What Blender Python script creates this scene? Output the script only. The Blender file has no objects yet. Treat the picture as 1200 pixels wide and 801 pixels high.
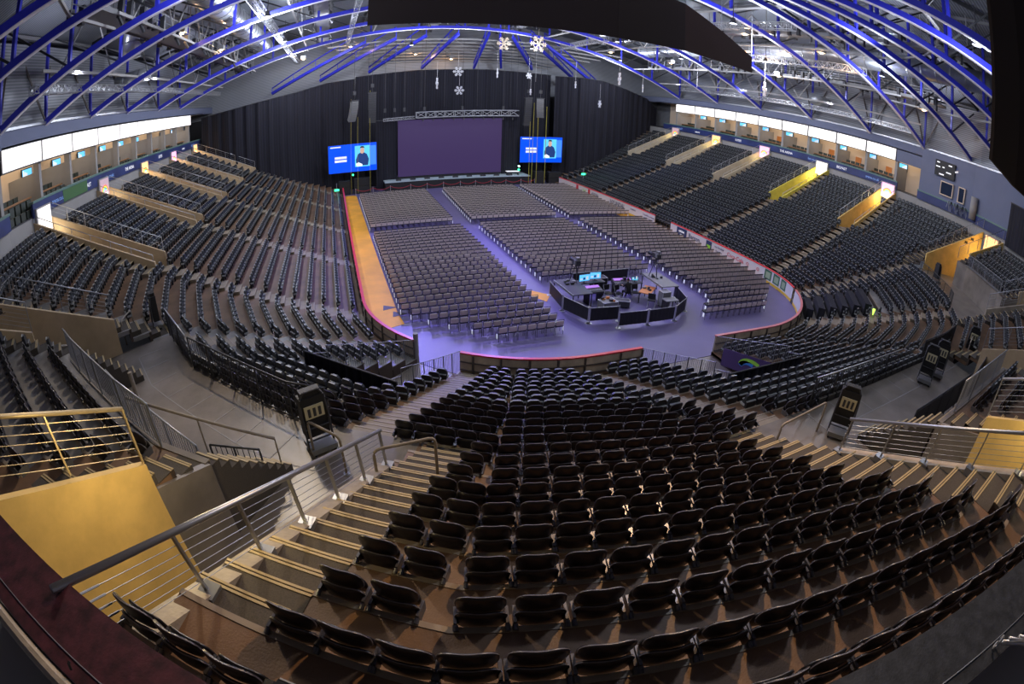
import bpy, math, random
from math import sin, cos, tan, radians, degrees, pi, atan2, hypot, sqrt
from mathutils import Vector, Matrix
random.seed(7)
scene = bpy.context.scene
COL = scene.collection

# ---------------------------------------------------------------- camera
CAM = (-16.2866, -17.8658, 11.8942)
cd = bpy.data.cameras.new('camera')
cam = bpy.data.objects.new('camera', cd); COL.objects.link(cam)
def _rot(a, b, c):
    ca, sa = cos(a), sin(a); cb, sb = cos(b), sin(b); cc, sc = cos(c), sin(c)
    Rz = Matrix(((ca, -sa, 0), (sa, ca, 0), (0, 0, 1)))
    Rx = Matrix(((1, 0, 0), (0, cb, -sb), (0, sb, cb)))
    Ry = Matrix(((cc, 0, sc), (0, 1, 0), (-sc, 0, cc)))
    return Rz @ Rx @ Ry
M3 = _rot(-.3551, -.4644, -.0329)
right, fwd, up = M3.col[0], M3.col[1], M3.col[2]
cam.matrix_world = Matrix(((right[0], up[0], -fwd[0], CAM[0]), (right[1], up[1], -fwd[1], CAM[1]),
                           (right[2], up[2], -fwd[2], CAM[2]), (0, 0, 0, 1)))
cd.type = 'PANO'; cd.sensor_fit = 'HORIZONTAL'; cd.sensor_width = 36.0; cd.sensor_height = 24.03
cd.clip_start = .02; cd.clip_end = 500
K1 = 1 / (.03 * 614.02)
def setp(n, v):
    for tgt in (cd, getattr(cd, 'cycles', None)):
        try: setattr(tgt, n, v)
        except Exception: pass
setp('panorama_type', 'FISHEYE_LENS_POLYNOMIAL'); setp('fisheye_fov', radians(180))
setp('fisheye_polynomial_k0', 0.0); setp('fisheye_polynomial_k1', -K1); setp('fisheye_polynomial_k2', 0.0)
setp('fisheye_polynomial_k3', -.0852 * K1 ** 3); setp('fisheye_polynomial_k4', 0.0)
scene.camera = cam

# ---------------------------------------------------------------- world, exposure
w = bpy.data.worlds.new('world'); scene.world = w; w.use_nodes = True
w.node_tree.nodes['Background'].inputs[0].default_value = (.5, .55, .7, 1)
w.node_tree.nodes['Background'].inputs[1].default_value = .15
vs = scene.view_settings
vs.view_transform = 'Standard'; vs.look = 'None'; vs.gamma = 1; vs.use_curve_mapping = False
vs.exposure = 0.22

# ---------------------------------------------------------------- lights (arena floods hung from the catwalks)
def light(name, kind, loc, energy, color, radius=.3, rot=None, size=None, spot=None, blend=.5):
    l = bpy.data.lights.new(name, kind); l.energy = energy; l.color = color
    if kind in ('POINT', 'SPOT'): l.shadow_soft_size = radius
    if kind == 'AREA': l.shape = 'RECTANGLE'; l.size, l.size_y = size
    if kind == 'SPOT': l.spot_size = radians(spot); l.spot_blend = blend
    o = bpy.data.objects.new(name, l); COL.objects.link(o); o.location = loc
    if rot is not None: o.rotation_euler = Vector(rot).to_track_quat('-Z', 'Y').to_euler()
    return o
COOL = (.80, .86, 1.0); WARM = (1.0, .78, .52)
FLOODS = [(-21, 4), (-21, 18), (-21, 32), (-21, 46), (-7, -10), (-7, 8), (-7, 26), (-7, 44),
          (8, -10), (8, 8), (8, 26), (8, 44), (22, 4), (22, 18), (22, 32), (22, 46)]
for i, (x, y) in enumerate(FLOODS):
    light('flood_light', 'POINT', (x, y, 18.6), 1900 if y > 5 else 1000, COOL, .5)
for i, (x, y) in enumerate([(-31, 8), (-31, 22), (-31, 36), (31, 2), (31, 16), (31, 30), (31, 44), (-16, 30), (16, 30), (0, 47), (14, 0), (-14, 0), (0, 22)]):
    light('truss_uplight', 'SPOT', (x, y, 16.6 if abs(x) > 20 else 19.5), 1500, (.78, .80, 1.0), .3, (.0, .2, 1), spot=130, blend=.8)
light('passage_lamp', 'POINT', (-18.75, -13.3, 8.3), 90, (1, .78, .38), .2)
light('passage_lamp', 'POINT', (-5.2, -18.0, 8.3), 60, (1, .82, .45), .2)
# violet stage wash on the floor, warm house lamps over the near stand
light('stage_wash', 'SPOT', (-9, 34, 19), 15000, (.22, .18, 1.0), .4, (-.05, -.9, -1), spot=75, blend=.8)
light('stage_wash', 'SPOT', (2, 40, 19), 9000, (.34, .27, 1.0), .4, (.15, -1.2, -1), spot=75, blend=.8)
light('stage_wash', 'SPOT', (0, 30, 19), 7000, (.36, .26, 1.0), .4, (.0, -1.1, -1), spot=70, blend=.8)
light('house_lamp', 'SPOT', (-20, 3, 17.5), 3600, WARM, .25, (.3, -1.3, -1), spot=80, blend=.7)
light('house_lamp', 'SPOT', (-4, -3.5, 20), 8000, (1, .62, .30), .22, (-.45, -.85, -.78), spot=62, blend=.8)

# ---------------------------------------------------------------- materials
MATS = {}
def mat(name, col, rough=.6, metal=0., noise=0., nscale=3., emit=None, estr=0., bump=0., bscale=40., col2=None, spec=None):
    m = bpy.data.materials.new(name); m.use_nodes = True; nt = m.node_tree; b = nt.nodes['Principled BSDF']
    b.inputs['Base Color'].default_value = (*col, 1); b.inputs['Roughness'].default_value = rough
    b.inputs['Metallic'].default_value = metal
    if spec is not None: b.inputs['Specular IOR Level'].default_value = spec
    if noise or col2:
        tc = nt.nodes.new('ShaderNodeTexCoord'); n = nt.nodes.new('ShaderNodeTexNoise'); r = nt.nodes.new('ShaderNodeValToRGB')
        n.inputs['Scale'].default_value = nscale; n.inputs['Detail'].default_value = 5; n.inputs['Roughness'].default_value = .6
        c2 = col2 or tuple(min(1, c * (1 + noise)) for c in col); c1 = col if col2 else tuple(c * (1 - noise) for c in col)
        r.color_ramp.elements[0].position = .35; r.color_ramp.elements[1].position = .65
        r.color_ramp.elements[0].color = (*c1, 1); r.color_ramp.elements[1].color = (*c2, 1)
        nt.links.new(tc.outputs['Object'], n.inputs['Vector']); nt.links.new(n.outputs['Fac'], r.inputs['Fac'])
        nt.links.new(r.outputs['Color'], b.inputs['Base Color'])
    if bump:
        tc2 = nt.nodes.new('ShaderNodeTexCoord'); n2 = nt.nodes.new('ShaderNodeTexNoise'); n2.inputs['Scale'].default_value = bscale
        bp = nt.nodes.new('ShaderNodeBump'); bp.inputs['Strength'].default_value = bump; bp.inputs['Distance'].default_value = .02
        nt.links.new(tc2.outputs['Object'], n2.inputs['Vector']); nt.links.new(n2.outputs['Fac'], bp.inputs['Height'])
        nt.links.new(bp.outputs['Normal'], b.inputs['Normal'])
    if emit:
        b.inputs['Emission Color'].default_value = (*emit, 1); b.inputs['Emission Strength'].default_value = estr
    MATS[name] = m; return m
def stripes(name, c1, c2, scale, rough=.6, axis='X', metal=0, bands=True):
    m = bpy.data.materials.new(name); m.use_nodes = True; nt = m.node_tree; b = nt.nodes['Principled BSDF']
    tc = nt.nodes.new('ShaderNodeTexCoord'); wv = nt.nodes.new('ShaderNodeTexWave'); wv.bands_direction = axis
    wv.inputs['Scale'].default_value = scale; wv.inputs['Distortion'].default_value = 0 if bands else 1.5
    r = nt.nodes.new('ShaderNodeValToRGB'); r.color_ramp.elements[0].color = (*c1, 1); r.color_ramp.elements[1].color = (*c2, 1)
    nt.links.new(tc.outputs['Object'], wv.inputs['Vector']); nt.links.new(wv.outputs['Fac'], r.inputs['Fac'])
    nt.links.new(r.outputs['Color'], b.inputs['Base Color']); b.inputs['Roughness'].default_value = rough; b.inputs['Metallic'].default_value = metal
    return m
m_seat = mat('seat_shell_plastic', (.016, .014, .020), .32)
m_pan = mat('seat_pan_plastic', (.012, .011, .016), .36)
m_rim = mat('seat_edge_piping', (.15, .14, .165), .3)
m_brk = mat('seat_bracket_steel', (.12, .12, .14), .35, .6)
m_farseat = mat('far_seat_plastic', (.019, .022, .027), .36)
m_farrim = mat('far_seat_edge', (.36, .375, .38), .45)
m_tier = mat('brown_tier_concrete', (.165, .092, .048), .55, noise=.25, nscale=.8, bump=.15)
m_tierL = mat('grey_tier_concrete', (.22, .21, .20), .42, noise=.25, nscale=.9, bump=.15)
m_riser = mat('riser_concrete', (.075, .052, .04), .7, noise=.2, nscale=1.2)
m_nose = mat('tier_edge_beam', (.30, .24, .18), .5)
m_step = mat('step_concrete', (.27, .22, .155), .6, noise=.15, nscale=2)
m_stepd = mat('dark_step_carpet', (.070, .058, .046), .9, noise=.25, nscale=60)
m_strip = mat('yellow_step_nosing', (.46, .35, .18), .55)
m_yelg = mat('lemon_painted_wall', (.72, .62, .10), .6, noise=.1, nscale=1.2)
m_beige = mat('beige_painted_wall', (.52, .45, .33), .6, noise=.1, nscale=1.2)
m_conc = mat('parapet_concrete', (.30, .255, .20), .75, noise=.22, nscale=1.6, bump=.4, bscale=14)
m_yel = mat('yellow_painted_wall', (.70, .47, .15), .6, noise=.12, nscale=1.2)
m_tan = mat('tan_painted_wall', (.50, .37, .22), .6, noise=.1, nscale=1.2)
m_floor = mat('floor_cover_violet_wash', (.135, .115, .25), .40, noise=.12, nscale=.25, bump=.1)  # grey cover, with the violet of the stage light put into its colour
m_walk = mat('grey_walkway_concrete', (.19, .165, .14), .34, noise=.25, nscale=.7, bump=.1)
m_wood = mat('orange_strip_board', (.80, .36, .008), .6, noise=.12, nscale=.5)
m_steel = mat('galvanised_steel', (.34, .35, .37), .35, .75)
m_rail = mat('painted_rail_steel', (.30, .31, .33), .4, .5)
m_drail = mat('dark_rail_steel', (.06, .062, .066), .45, .5)
m_blue = mat('blue_truss_paint', (.03, .035, .50), .35)
m_wht = mat('flange_underlight_tint', (.80, .76, .86), .4)  # purple-white light on the truss undersides is put into this flange colour
m_alu = mat('aluminium_truss', (.52, .53, .55), .35, .6)
m_duct = mat('duct_sheet_metal', (.46, .48, .50), .32, .7, noise=.1, nscale=2)
m_drape = stripes('black_drape_cloth', (.007, .007, .013), (.014, .014, .025), .9, .9, 'X', bands=False)
m_banner = mat('black_banner_cloth', (.020, .012, .010), .9)
m_black = mat('black_matt', (.014, .014, .016), .6)
m_dark = mat('charcoal_matt', (.045, .045, .05), .55)
m_red = mat('red_board_cap', (.75, .03, .045), .35)
m_board = mat('white_board_panel', (.70, .68, .70), .35)
m_boardb = mat('board_back_tan', (.60, .48, .34), .6, noise=.15, nscale=2)
m_post = mat('board_frame_post', (.10, .08, .07), .5)
m_kick = mat('yellow_kick_plate', (.80, .52, .05), .4)
m_wall = mat('blue_grey_wall', (.145, .165, .25), .75, noise=.04, nscale=.5)
m_wallg = mat('pale_grey_wall', (.33, .32, .31), .75, noise=.05, nscale=.5)
m_cream = mat('cream_box_wall', (.72, .58, .44), .7)
m_metal = stripes('corrugated_cladding', (.17, .18, .20), (.34, .35, .37), 1.6, .5, 'Z', .2)
m_deck = stripes('roof_deck_sheet', (.12, .13, .15), (.28, .30, .33), 1.2, .55, 'Y', .3)
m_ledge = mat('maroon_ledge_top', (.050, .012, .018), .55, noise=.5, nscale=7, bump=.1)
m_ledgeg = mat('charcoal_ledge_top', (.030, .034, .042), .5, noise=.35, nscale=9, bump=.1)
m_pad = mat('grey_chair_cushion', (.60, .51, .47), .8)
m_cfr = mat('chair_frame_black', (.02, .018, .026), .4, .3)
m_tag = mat('white_row_tag', (.85, .85, .9), .5, emit=(.8, .85, 1), estr=.4)
m_glow = mat('backlit_white_panel', (.9, .9, .88), .5, emit=(1, .95, .93), estr=.80)
m_led = mat('violet_led_wall', (.02, .012, .04), .5, emit=(.040, .021, .085), estr=.72)
m_scr = mat('blue_screen_image', (.0, .05, .5), .3, emit=(.0, .07, .95), estr=.85)
m_scyan = mat('cyan_screen_image', (.1, .5, .7), .3, emit=(.10, .52, .80), estr=.8)
m_tv = mat('television_picture', (.1, .5, .8), .3, emit=(.12, .50, .95), estr=1.0)
m_white = mat('white_lettering', (.9, .9, .9), .5, emit=(.9, .9, .95), estr=.5)
m_ink = mat('dark_blue_lettering', (.03, .05, .14), .5)
m_redink = mat('red_lettering', (.6, .02, .05), .5)
m_lime = mat('lime_green_print', (.30, .65, .05), .5)
m_azure = mat('azure_blue_print', (.03, .22, .65), .5)
m_purple = mat('purple_print', (.06, .03, .12), .6)
m_green = mat('green_exit_sign', (.02, .6, .2), .4, emit=(.05, 1, .4), estr=2.5)
m_gold = mat('yellow_strop_webbing', (.48, .42, .06), .7)
m_snow = mat('snowflake_pale_board', (.72, .72, .76), .6)
m_snowt = mat('snowflake_tan_board', (.55, .44, .32), .6)
m_lamp = mat('lit_lamp_glass', (1, .7, .4), .5, emit=(1, .62, .30), estr=14)
m_orange = mat('orange_wood_door', (.62, .22, .05), .5)
m_ctop = mat('brown_counter_top', (.30, .14, .05), .45)
m_bseat = mat('lounge_seat_leather', (.035, .045, .035), .5)
m_band = mat('navy_ribbon_board', (.03, .045, .16), .45, noise=.3, nscale=.3)
m_bandg = mat('green_ribbon_edge', (.12, .22, .20), .45)
m_skin = mat('skin_tone', (.55, .32, .2), .6)
m_shirt = mat('navy_shirt', (.02, .03, .10), .8)
m_stage = mat('stage_floor_cyan', (.45, .55, .6), .4)
m_case = mat('grey_equipment_case', (.20, .20, .20), .5)
m_alu2 = mat('glass_screen_clear', (.02, .03, .06), .1)
m_rope = mat('red_barrier_rope', (.5, .03, .05), .7)
m_postal = mat('orange_lit_poster', (.9, .4, .15), .5, emit=(1, .55, .25), estr=1.2)
m_pink = mat('magenta_lit_poster', (.9, .4, .7), .5, emit=(1, .45, .75), estr=1.0)

# ---------------------------------------------------------------- mesh builder
class MB:
    def __init__(s): s.v = []; s.f = []; s.m = []; s.cur = 0; s.b = []
    def add(s, vs_, fs):
        n = len(s.v); s.b.append((n, len(s.f))); s.v += [tuple(p) for p in vs_]; s.f += [tuple(i + n for i in f) for f in fs]; s.m += [s.cur] * len(fs); return s
    def box(s, x0, x1, y0, y1, z0, z1):
        return s.add([(x0, y0, z0), (x1, y0, z0), (x1, y1, z0), (x0, y1, z0), (x0, y0, z1), (x1, y0, z1), (x1, y1, z1), (x0, y1, z1)],
                     [(0, 3, 2, 1), (4, 5, 6, 7), (0, 1, 5, 4), (1, 2, 6, 5), (2, 3, 7, 6), (3, 0, 4, 7)])
    def prism(s, poly, z0, z1):
        n = len(poly)
        z0s = z0 if hasattr(z0, '__len__') else [z0] * n; z1s = z1 if hasattr(z1, '__len__') else [z1] * n
        vs_ = [(p[0], p[1], a) for p, a in zip(poly, z0s)] + [(p[0], p[1], a) for p, a in zip(poly, z1s)]
        return s.add(vs_, [tuple(reversed(range(n))), tuple(range(n, 2 * n))] + [(i, (i + 1) % n, n + (i + 1) % n, n + i) for i in range(n)])
    def beam(s, a, b, w_, h, upv=(0, 0, 1)):
        a, b = Vector(a), Vector(b); d = (b - a)
        if d.length < 1e-6: return s
        d.normalize(); u = Vector(upv)
        if abs(d.dot(u)) > .98: u = Vector((1, 0, 0))
        sx = d.cross(u).normalized() * (w_ / 2); sy = sx.cross(d).normalized() * (h / 2)
        vs_ = [a - sx - sy, a + sx - sy, a + sx + sy, a - sx + sy, b - sx - sy, b + sx - sy, b + sx + sy, b - sx + sy]
        return s.add(vs_, [(0, 1, 2, 3), (7, 6, 5, 4), (4, 5, 1, 0), (5, 6, 2, 1), (6, 7, 3, 2), (7, 4, 0, 3)])
    def tube(s, pts, r, n=8, closed=False, caps=True):
        pts = [Vector(p) for p in pts]; N = len(pts); rings = []
        for i, p in enumerate(pts):
            if closed: d = pts[(i + 1) % N] - pts[i - 1]
            else: d = pts[min(i + 1, N - 1)] - pts[max(i - 1, 0)]
            d.normalize(); u = Vector((0, 0, 1)) if abs(d.z) < .95 else Vector((1, 0, 0))
            x = d.cross(u).normalized(); y = x.cross(d).normalized()
            rr = r[i] if hasattr(r, '__len__') else r
            rings.append([p + (x * cos(2 * pi * k / n) + y * sin(2 * pi * k / n)) * rr for k in range(n)])
        vs_ = [q for rg in rings for q in rg]; fs = []
        for i in range(N if closed else N - 1):
            j = (i + 1) % N
            for k in range(n): fs.append((i * n + k, i * n + (k + 1) % n, j * n + (k + 1) % n, j * n + k))
        if caps and not closed: fs += [tuple(reversed(range(n))), tuple(range((N - 1) * n, N * n))]
        return s.add(vs_, fs)
    def cyl(s, c, r, h, n=16, r2=None):
        r2 = r if r2 is None else r2
        vs_ = [(c[0] + r * cos(2 * pi * k / n), c[1] + r * sin(2 * pi * k / n), c[2]) for k in range(n)] + \
              [(c[0] + r2 * cos(2 * pi * k / n), c[1] + r2 * sin(2 * pi * k / n), c[2] + h) for k in range(n)]
        return s.add(vs_, [tuple(reversed(range(n))), tuple(range(n, 2 * n))] + [(k, (k + 1) % n, n + (k + 1) % n, n + k) for k in range(n)])
    def grid(s, fn, nu, nv):
        vs_ = [fn(i / nu, j / nv) for j in range(nv + 1) for i in range(nu + 1)]
        return s.add(vs_, [(j * (nu + 1) + i, j * (nu + 1) + i + 1, (j + 1) * (nu + 1) + i + 1, (j + 1) * (nu + 1) + i) for j in range(nv) for i in range(nu)])
    def merge(s, o, T):
        return s.add([tuple(T @ Vector(p)) for p in o.v], o.f)
    def mesh(s, name, mats, smooth=False):
        me = bpy.data.meshes.new(name); me.from_pydata(s.v, [], s.f)
        for m in (mats if isinstance(mats, (list, tuple)) else [mats]): me.materials.append(m)
        if isinstance(mats, (list, tuple)): me.polygons.foreach_set('material_index', s.m)
        if smooth: me.polygons.foreach_set('use_smooth', [True] * len(me.polygons))
        me.update(); return me
    def build(s, name, mats, parent=None, smooth=False, **kw):
        o = bpy.data.objects.new(name, s.mesh(name, mats, smooth)); COL.objects.link(o)
        if parent is not None: o.parent = parent
        for k, v in kw.items(): o[k] = v
        return o
def each(s, name, m, parent):
    E_ = s.b + [(len(s.v), len(s.f))]
    for (v0, f0), (v1, f1) in zip(E_, E_[1:]):
        if f1 > f0: g = MB(); g.add(s.v[v0:v1], [tuple(q - v0 for q in f_) for f_ in s.f[f0:f1]]); g.build(name, m, parent)
MB.each = each
def tag(o, label, cat, group=None):
    o['label'] = label; o['category'] = cat
    if group: o['group'] = group
    return o
def thing(name, label, cat, loc=(0, 0, 0), rz=0, group=None):
    o = bpy.data.objects.new(name, None); COL.objects.link(o); o.location = loc; o.rotation_euler = (0, 0, rz)
    o.empty_display_size = .1
    return tag(o, label, cat, group)
def struct(mb, name, m, smooth=False): return mb.build(name, m, smooth=smooth, kind='structure')
def rel(mb, o):      # move world-built verts into the frame of a thing without rotation
    L = o.location; mb.v = [(x - L.x, y - L.y, z - L.z) for x, y, z in mb.v]; return mb
def dup(root, loc, rz, label=None, group=None):
    r = root.copy(); COL.objects.link(r); r.location = loc; r.rotation_euler = (0, 0, rz)
    if label: r['label'] = label
    if group: r['group'] = group
    for ch in list(root.children):
        c = ch.copy(); COL.objects.link(c); c.parent = r
        for g in ch.children: d = g.copy(); COL.objects.link(d); d.parent = c
    return r
def text(body, size, M, m, parent, name='lettering', align='CENTER', ext=.004, xs=1.0):
    cu = bpy.data.curves.new(name, 'FONT'); cu.body = body; cu.size = size; cu.extrude = ext
    cu.align_x = align; cu.align_y = 'CENTER'; cu.materials.append(m); cu.resolution_u = 2
    tmp = bpy.data.objects.new(name, cu); COL.objects.link(tmp); bpy.context.view_layer.update()
    me = bpy.data.meshes.new_from_object(tmp.evaluated_get(bpy.context.evaluated_depsgraph_get())); bpy.data.objects.remove(tmp)
    if not me.materials: me.materials.append(m)
    o = bpy.data.objects.new(name, me); COL.objects.link(o); o.parent = parent
    o.matrix_local = M @ Matrix.Diagonal((xs, 1, 1, 1)); return o
def frame(o, x, z):     # matrix with local X = x, local Y = z (for text on walls)
    x = Vector(x).normalized(); z = Vector(z).normalized(); n = x.cross(z)
    return Matrix(((x.x, z.x, n.x, o[0]), (x.y, z.y, n.y, o[1]), (x.z, z.z, n.z, o[2]), (0, 0, 0, 1)))
NUM = ['first', 'second', 'third', 'fourth', 'fifth', 'sixth', 'seventh', 'eighth', 'ninth', 'tenth', 'eleventh', 'twelfth',
       'thirteenth', 'fourteenth', 'fifteenth', 'sixteenth', 'seventeenth', 'eighteenth', 'nineteenth', 'twentieth', 'twenty-first',
       'twenty-second', 'twenty-third', 'twenty-fourth', 'twenty-fifth', 'twenty-sixth', 'twenty-seventh', 'twenty-eighth', 'twenty-ninth', 'thirtieth']

# ---------------------------------------------------------------- bowl geometry
CX, CY, RB = 5.6, 9.4, 9.4          # centre of the rink corners, board radius
R0, DP, YF = 10.17, .82, 64.0
NR = 24
def Rk(k): return R0 + DP * k
def zk(k): return .23 + .292 * k + .0032 * k * k
def zf(R): return zk((R - R0) / DP)
FAC = [(-1, a) for a in (90, 75, 60, 45, 30, 15)] + [(0, 0)] + [(1, a) for a in (15, 30, 45, 60, 75, 90)]
def foldpt(side, phi, R): r = R / cos(radians(7.5)); return (side * (CX + r * sin(radians(phi))), CY - r * cos(radians(phi)))
def path(R, yf=YF):
    pts = [(-(CX + R), yf)] + [foldpt(-1, p, R) for p in (82.5, 67.5, 52.5, 37.5, 22.5, 7.5)] + \
          [foldpt(1, p, R) for p in (7.5, 22.5, 37.5, 52.5, 67.5, 82.5)] + [(CX + R, yf)]
    return pts
def fdir(i):            # tangent (increasing along path) and outward normal of facet i
    s, a = FAC[i]; a = radians(a)
    if s == 0: return (1, 0), (0, -1)
    if s < 0: return (cos(a), -sin(a)), (-sin(a), -cos(a))
    return (cos(a), sin(a)), (sin(a), -cos(a))
def pt(side, ang, R):   # point on the row of radius R seen at angle ang round the corner centre
    th = round(ang / 15) * 15; th = max(0, min(90, th)); r = R / cos(radians(ang - th))
    return (side * (CX + r * sin(radians(ang))), CY - r * cos(radians(ang)))
# cut lines: (point, normal pointing along increasing path direction)
def l_ang(side, deg):
    a = radians(deg); c = (side * CX, CY); return (c, (cos(a), -sin(a))) if side < 0 else (c, (cos(a), sin(a)))
def l_s(side, th, sv):
    a = radians(th)
    if side < 0: m = (cos(a), -sin(a)); return ((-CX - sv * m[0], CY - sv * m[1]), m)
    m = (cos(a), sin(a)); return ((CX + sv * m[0], CY + sv * m[1]), m)
def l_x(x): return ((x, 0), (1, 0))
def l_y(side, y): return ((0, y), (0, -1)) if side < 0 else ((0, y), (0, 1))
def fi(side, *ths): return [i for i, f in enumerate(FAC) if f[0] == side and f[1] in ths]
class Zone:
    def __init__(s, kind, a, b, facs, k0, k1, name=''):
        s.kind, s.a, s.b, s.f, s.k0, s.k1, s.name = kind, a, b, facs, k0, k1, name
ZN = []
for sd in (-1, 1):
    for n in range(6):
        y0 = 9.4 + 10 * n
        def Y(a, b, kind, k0, k1, nm):
            la, lb = (l_y(sd, b), l_y(sd, a)) if sd < 0 else (l_y(sd, a), l_y(sd, b))
            ZN.append(Zone(kind, la, lb, fi(sd, 90, 75), k0, k1, nm))
        Y(y0 - .9, y0 + .3, 'aisle', 0, 13, 'side_low')
        Y(y0 - 2.1, y0 - 1.0, 'aisle', 14, 23, 'side_up')
        Y(y0 - 1.0, y0 + 1.0, 'void', 14, 23, 'vom')
    def S(th, a, b, k0, k1, nm):
        la, lb = (l_s(sd, th, b), l_s(sd, th, a)) if sd < 0 else (l_s(sd, th, a), l_s(sd, th, b))
        ZN.append(Zone('aisle', la, lb, fi(sd, th), k0, k1, nm))
    S(30, -.1, 1.1, 0, 12, 'corner_low'); S(60, .0, 1.2, 0, 12, 'corner_low')
    S(30, -2.12, -1.0, 13, 21, 'corner_up'); S(60, 1.0, 2.12, 13, 23, 'corner_up')
    def A(a, b, kind, k0, k1, nm):
        la, lb = (l_ang(sd, b), l_ang(sd, a)) if sd < 0 else (l_ang(sd, a), l_ang(sd, b))
        ZN.append(Zone(kind, la, lb, fi(sd, 30, 45, 60), k0, k1, nm))
    A(27.7, 62.3, 'void', 13, 17, 'recess'); A(27.7, 34, 'void', 18, 23, 'vomc'); A(56, 62.3, 'void', 18, 23, 'vomc')
    A(34, 35.7, 'aisle', 18, 22, 'block_side'); A(54.3, 56, 'aisle', 18, 22, 'block_side')
    A(38, 52, 'void' if sd < 0 else 'cover', 0, 7 if sd < 0 else 6, 'tunnel')
    la, lb = (l_x(-6.6), l_x(-5.45)) if sd < 0 else (l_x(5.45), l_x(6.6)); ZN.append(Zone('aisle', la, lb, fi(sd, 15) + [6], 0, 12, 'end_low'))
    la, lb = (l_x(-8.4), l_x(-7)) if sd < 0 else (l_x(7), l_x(8.4)); ZN.append(Zone('aisle', la, lb, fi(sd, 15) + [6], 13, 23, 'end_up'))
EF = [5, 6, 7]
ZN.append(Zone('void', l_x(-7), l_x(7), EF, 13, 17, 'recess'))
ZN.append(Zone('void', l_x(-7), l_x(-4), EF, 18, 23, 'vomc')); ZN.append(Zone('void', l_x(4), l_x(7), EF, 18, 23, 'vomc'))
ZN.append(Zone('aisle', l_x(-4), l_x(-3), [6], 18, 22, 'block_side')); ZN.append(Zone('aisle', l_x(3), l_x(4), [6], 18, 22, 'block_side'))
ZN.append(Zone('void', l_x(-3.2), l_x(1.5), [6], 0, 7, 'tunnel'))
def side_of(line, p): return (p[0] - line[0][0]) * line[1][0] + (p[1] - line[0][1]) * line[1][1]
def clip(poly, line, keep):      # keep = +1 keeps positive side
    out = []
    for i in range(len(poly)):
        a, b = poly[i], poly[(i + 1) % len(poly)]; da, db = side_of(line, a) * keep, side_of(line, b) * keep
        if da >= 0: out.append(a)
        if (da > 0 and db < 0) or (da < 0 and db > 0):
            t = da / (da - db); out.append((a[0] + (b[0] - a[0]) * t, a[1] + (b[1] - a[1]) * t))
    return out if len(out) >= 3 else None
def area(p): return abs(sum(p[i][0] * p[(i + 1) % len(p)][1] - p[(i + 1) % len(p)][0] * p[i][1] for i in range(len(p)))) / 2
def facet_quad(i, r0, r1):
    a, b = path(r0), path(r1); return [a[i], a[i + 1], b[i + 1], b[i]]
def open_polys(i, k, r0, r1, voids=('void',)):
    ps = [facet_quad(i, r0, r1)]
    if i in (4, 5) and r1 > 28.42: return []
    for z in ZN:
        if z.kind in voids and i in z.f and z.k0 <= k <= z.k1:
            nx = []
            for p in ps:
                for l, kp in ((z.a, -1), (z.b, 1)):
                    q = clip(p, l, kp)
                    if q and area(q) > .004: nx.append(q)
            ps = nx
    return ps
def intervals(i, k, R, kinds, margin=0.):
    P_ = path(R); a, b = P_[i], P_[i + 1]; L = hypot(b[0] - a[0], b[1] - a[1]); t = ((b[0] - a[0]) / L, (b[1] - a[1]) / L)
    iv = [(0., L, 'f', 'f')]
    for z in ZN:
        if z.kind in kinds and i in z.f and z.k0 <= k <= z.k1:
            def cr(line):
                den = t[0] * line[1][0] + t[1] * line[1][1]; return -side_of(line, a) / den if abs(den) > 1e-9 else -1e9
            u, v = cr(z.a) - margin, cr(z.b) + margin; nx = []
            for p, q, e0, e1 in iv:
                if u >= q or v <= p: nx.append((p, q, e0, e1)); continue
                if u > p: nx.append((p, u, e0, 'z'))
                if v < q: nx.append((v, q, 'z', e1))
            iv = nx
    return a, t, iv
# ================================================================ SETTING
# floor, tiers
f = MB(); N = 24
rink = []
for k in range(N + 1): a = pi / 2 * k / N; rink.append((-CX - 9.4 * cos(a), CY - 9.4 * sin(a)))
for k in range(N + 1): a = pi / 2 * (1 - k / N); rink.append((CX + 9.4 * cos(a), CY - 9.4 * sin(a)))
rink += [(15.0, 70), (-15.0, 70)]
f.prism(rink, -.3, 0); struct(f, 'floor', m_floor)
f = MB(); f.box(-42, 42, -28, 80, -.6, -.31); struct(f, 'floor_slab', m_walk)
f = MB()      # low apron ring round the rink under the first rows and in the tunnels
for i in range(13): f.prism(facet_quad(i, 9.2, 16.2), -.29, -.02)
struct(f, 'floor_apron', m_walk)
tl, tr, tc, rs, ns = MB(), MB(), MB(), MB(), MB()
for k in range(NR):
    r0, r1 = Rk(k) - .78, Rk(k) + .04
    for i in range(13):
        if i in (4, 5) and k > 22: continue
        rr1 = 28.4 if (i in (4, 5) and k == 22) else r1
        t_ = tl if i in (2, 3, 9, 10) else (tr if i in (0, 1, 11, 12) else tc)
        for p in open_polys(i, k, r0, rr1):
            t_.prism(p, zk(k) - .16, zk(k))
        for p in open_polys(i, k, r0, r0 + .1):
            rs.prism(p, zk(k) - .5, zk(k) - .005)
        if k < NR - 1:
            for p in open_polys(i, k + 1, r1 - .02, r1 + .05, ('void', 'aisle')):
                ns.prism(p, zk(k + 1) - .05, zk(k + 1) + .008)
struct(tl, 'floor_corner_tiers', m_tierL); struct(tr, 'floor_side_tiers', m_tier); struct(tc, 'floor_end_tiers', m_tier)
struct(rs, 'trim_1', m_riser); struct(ns, 'trim_2', m_nose)
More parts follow.
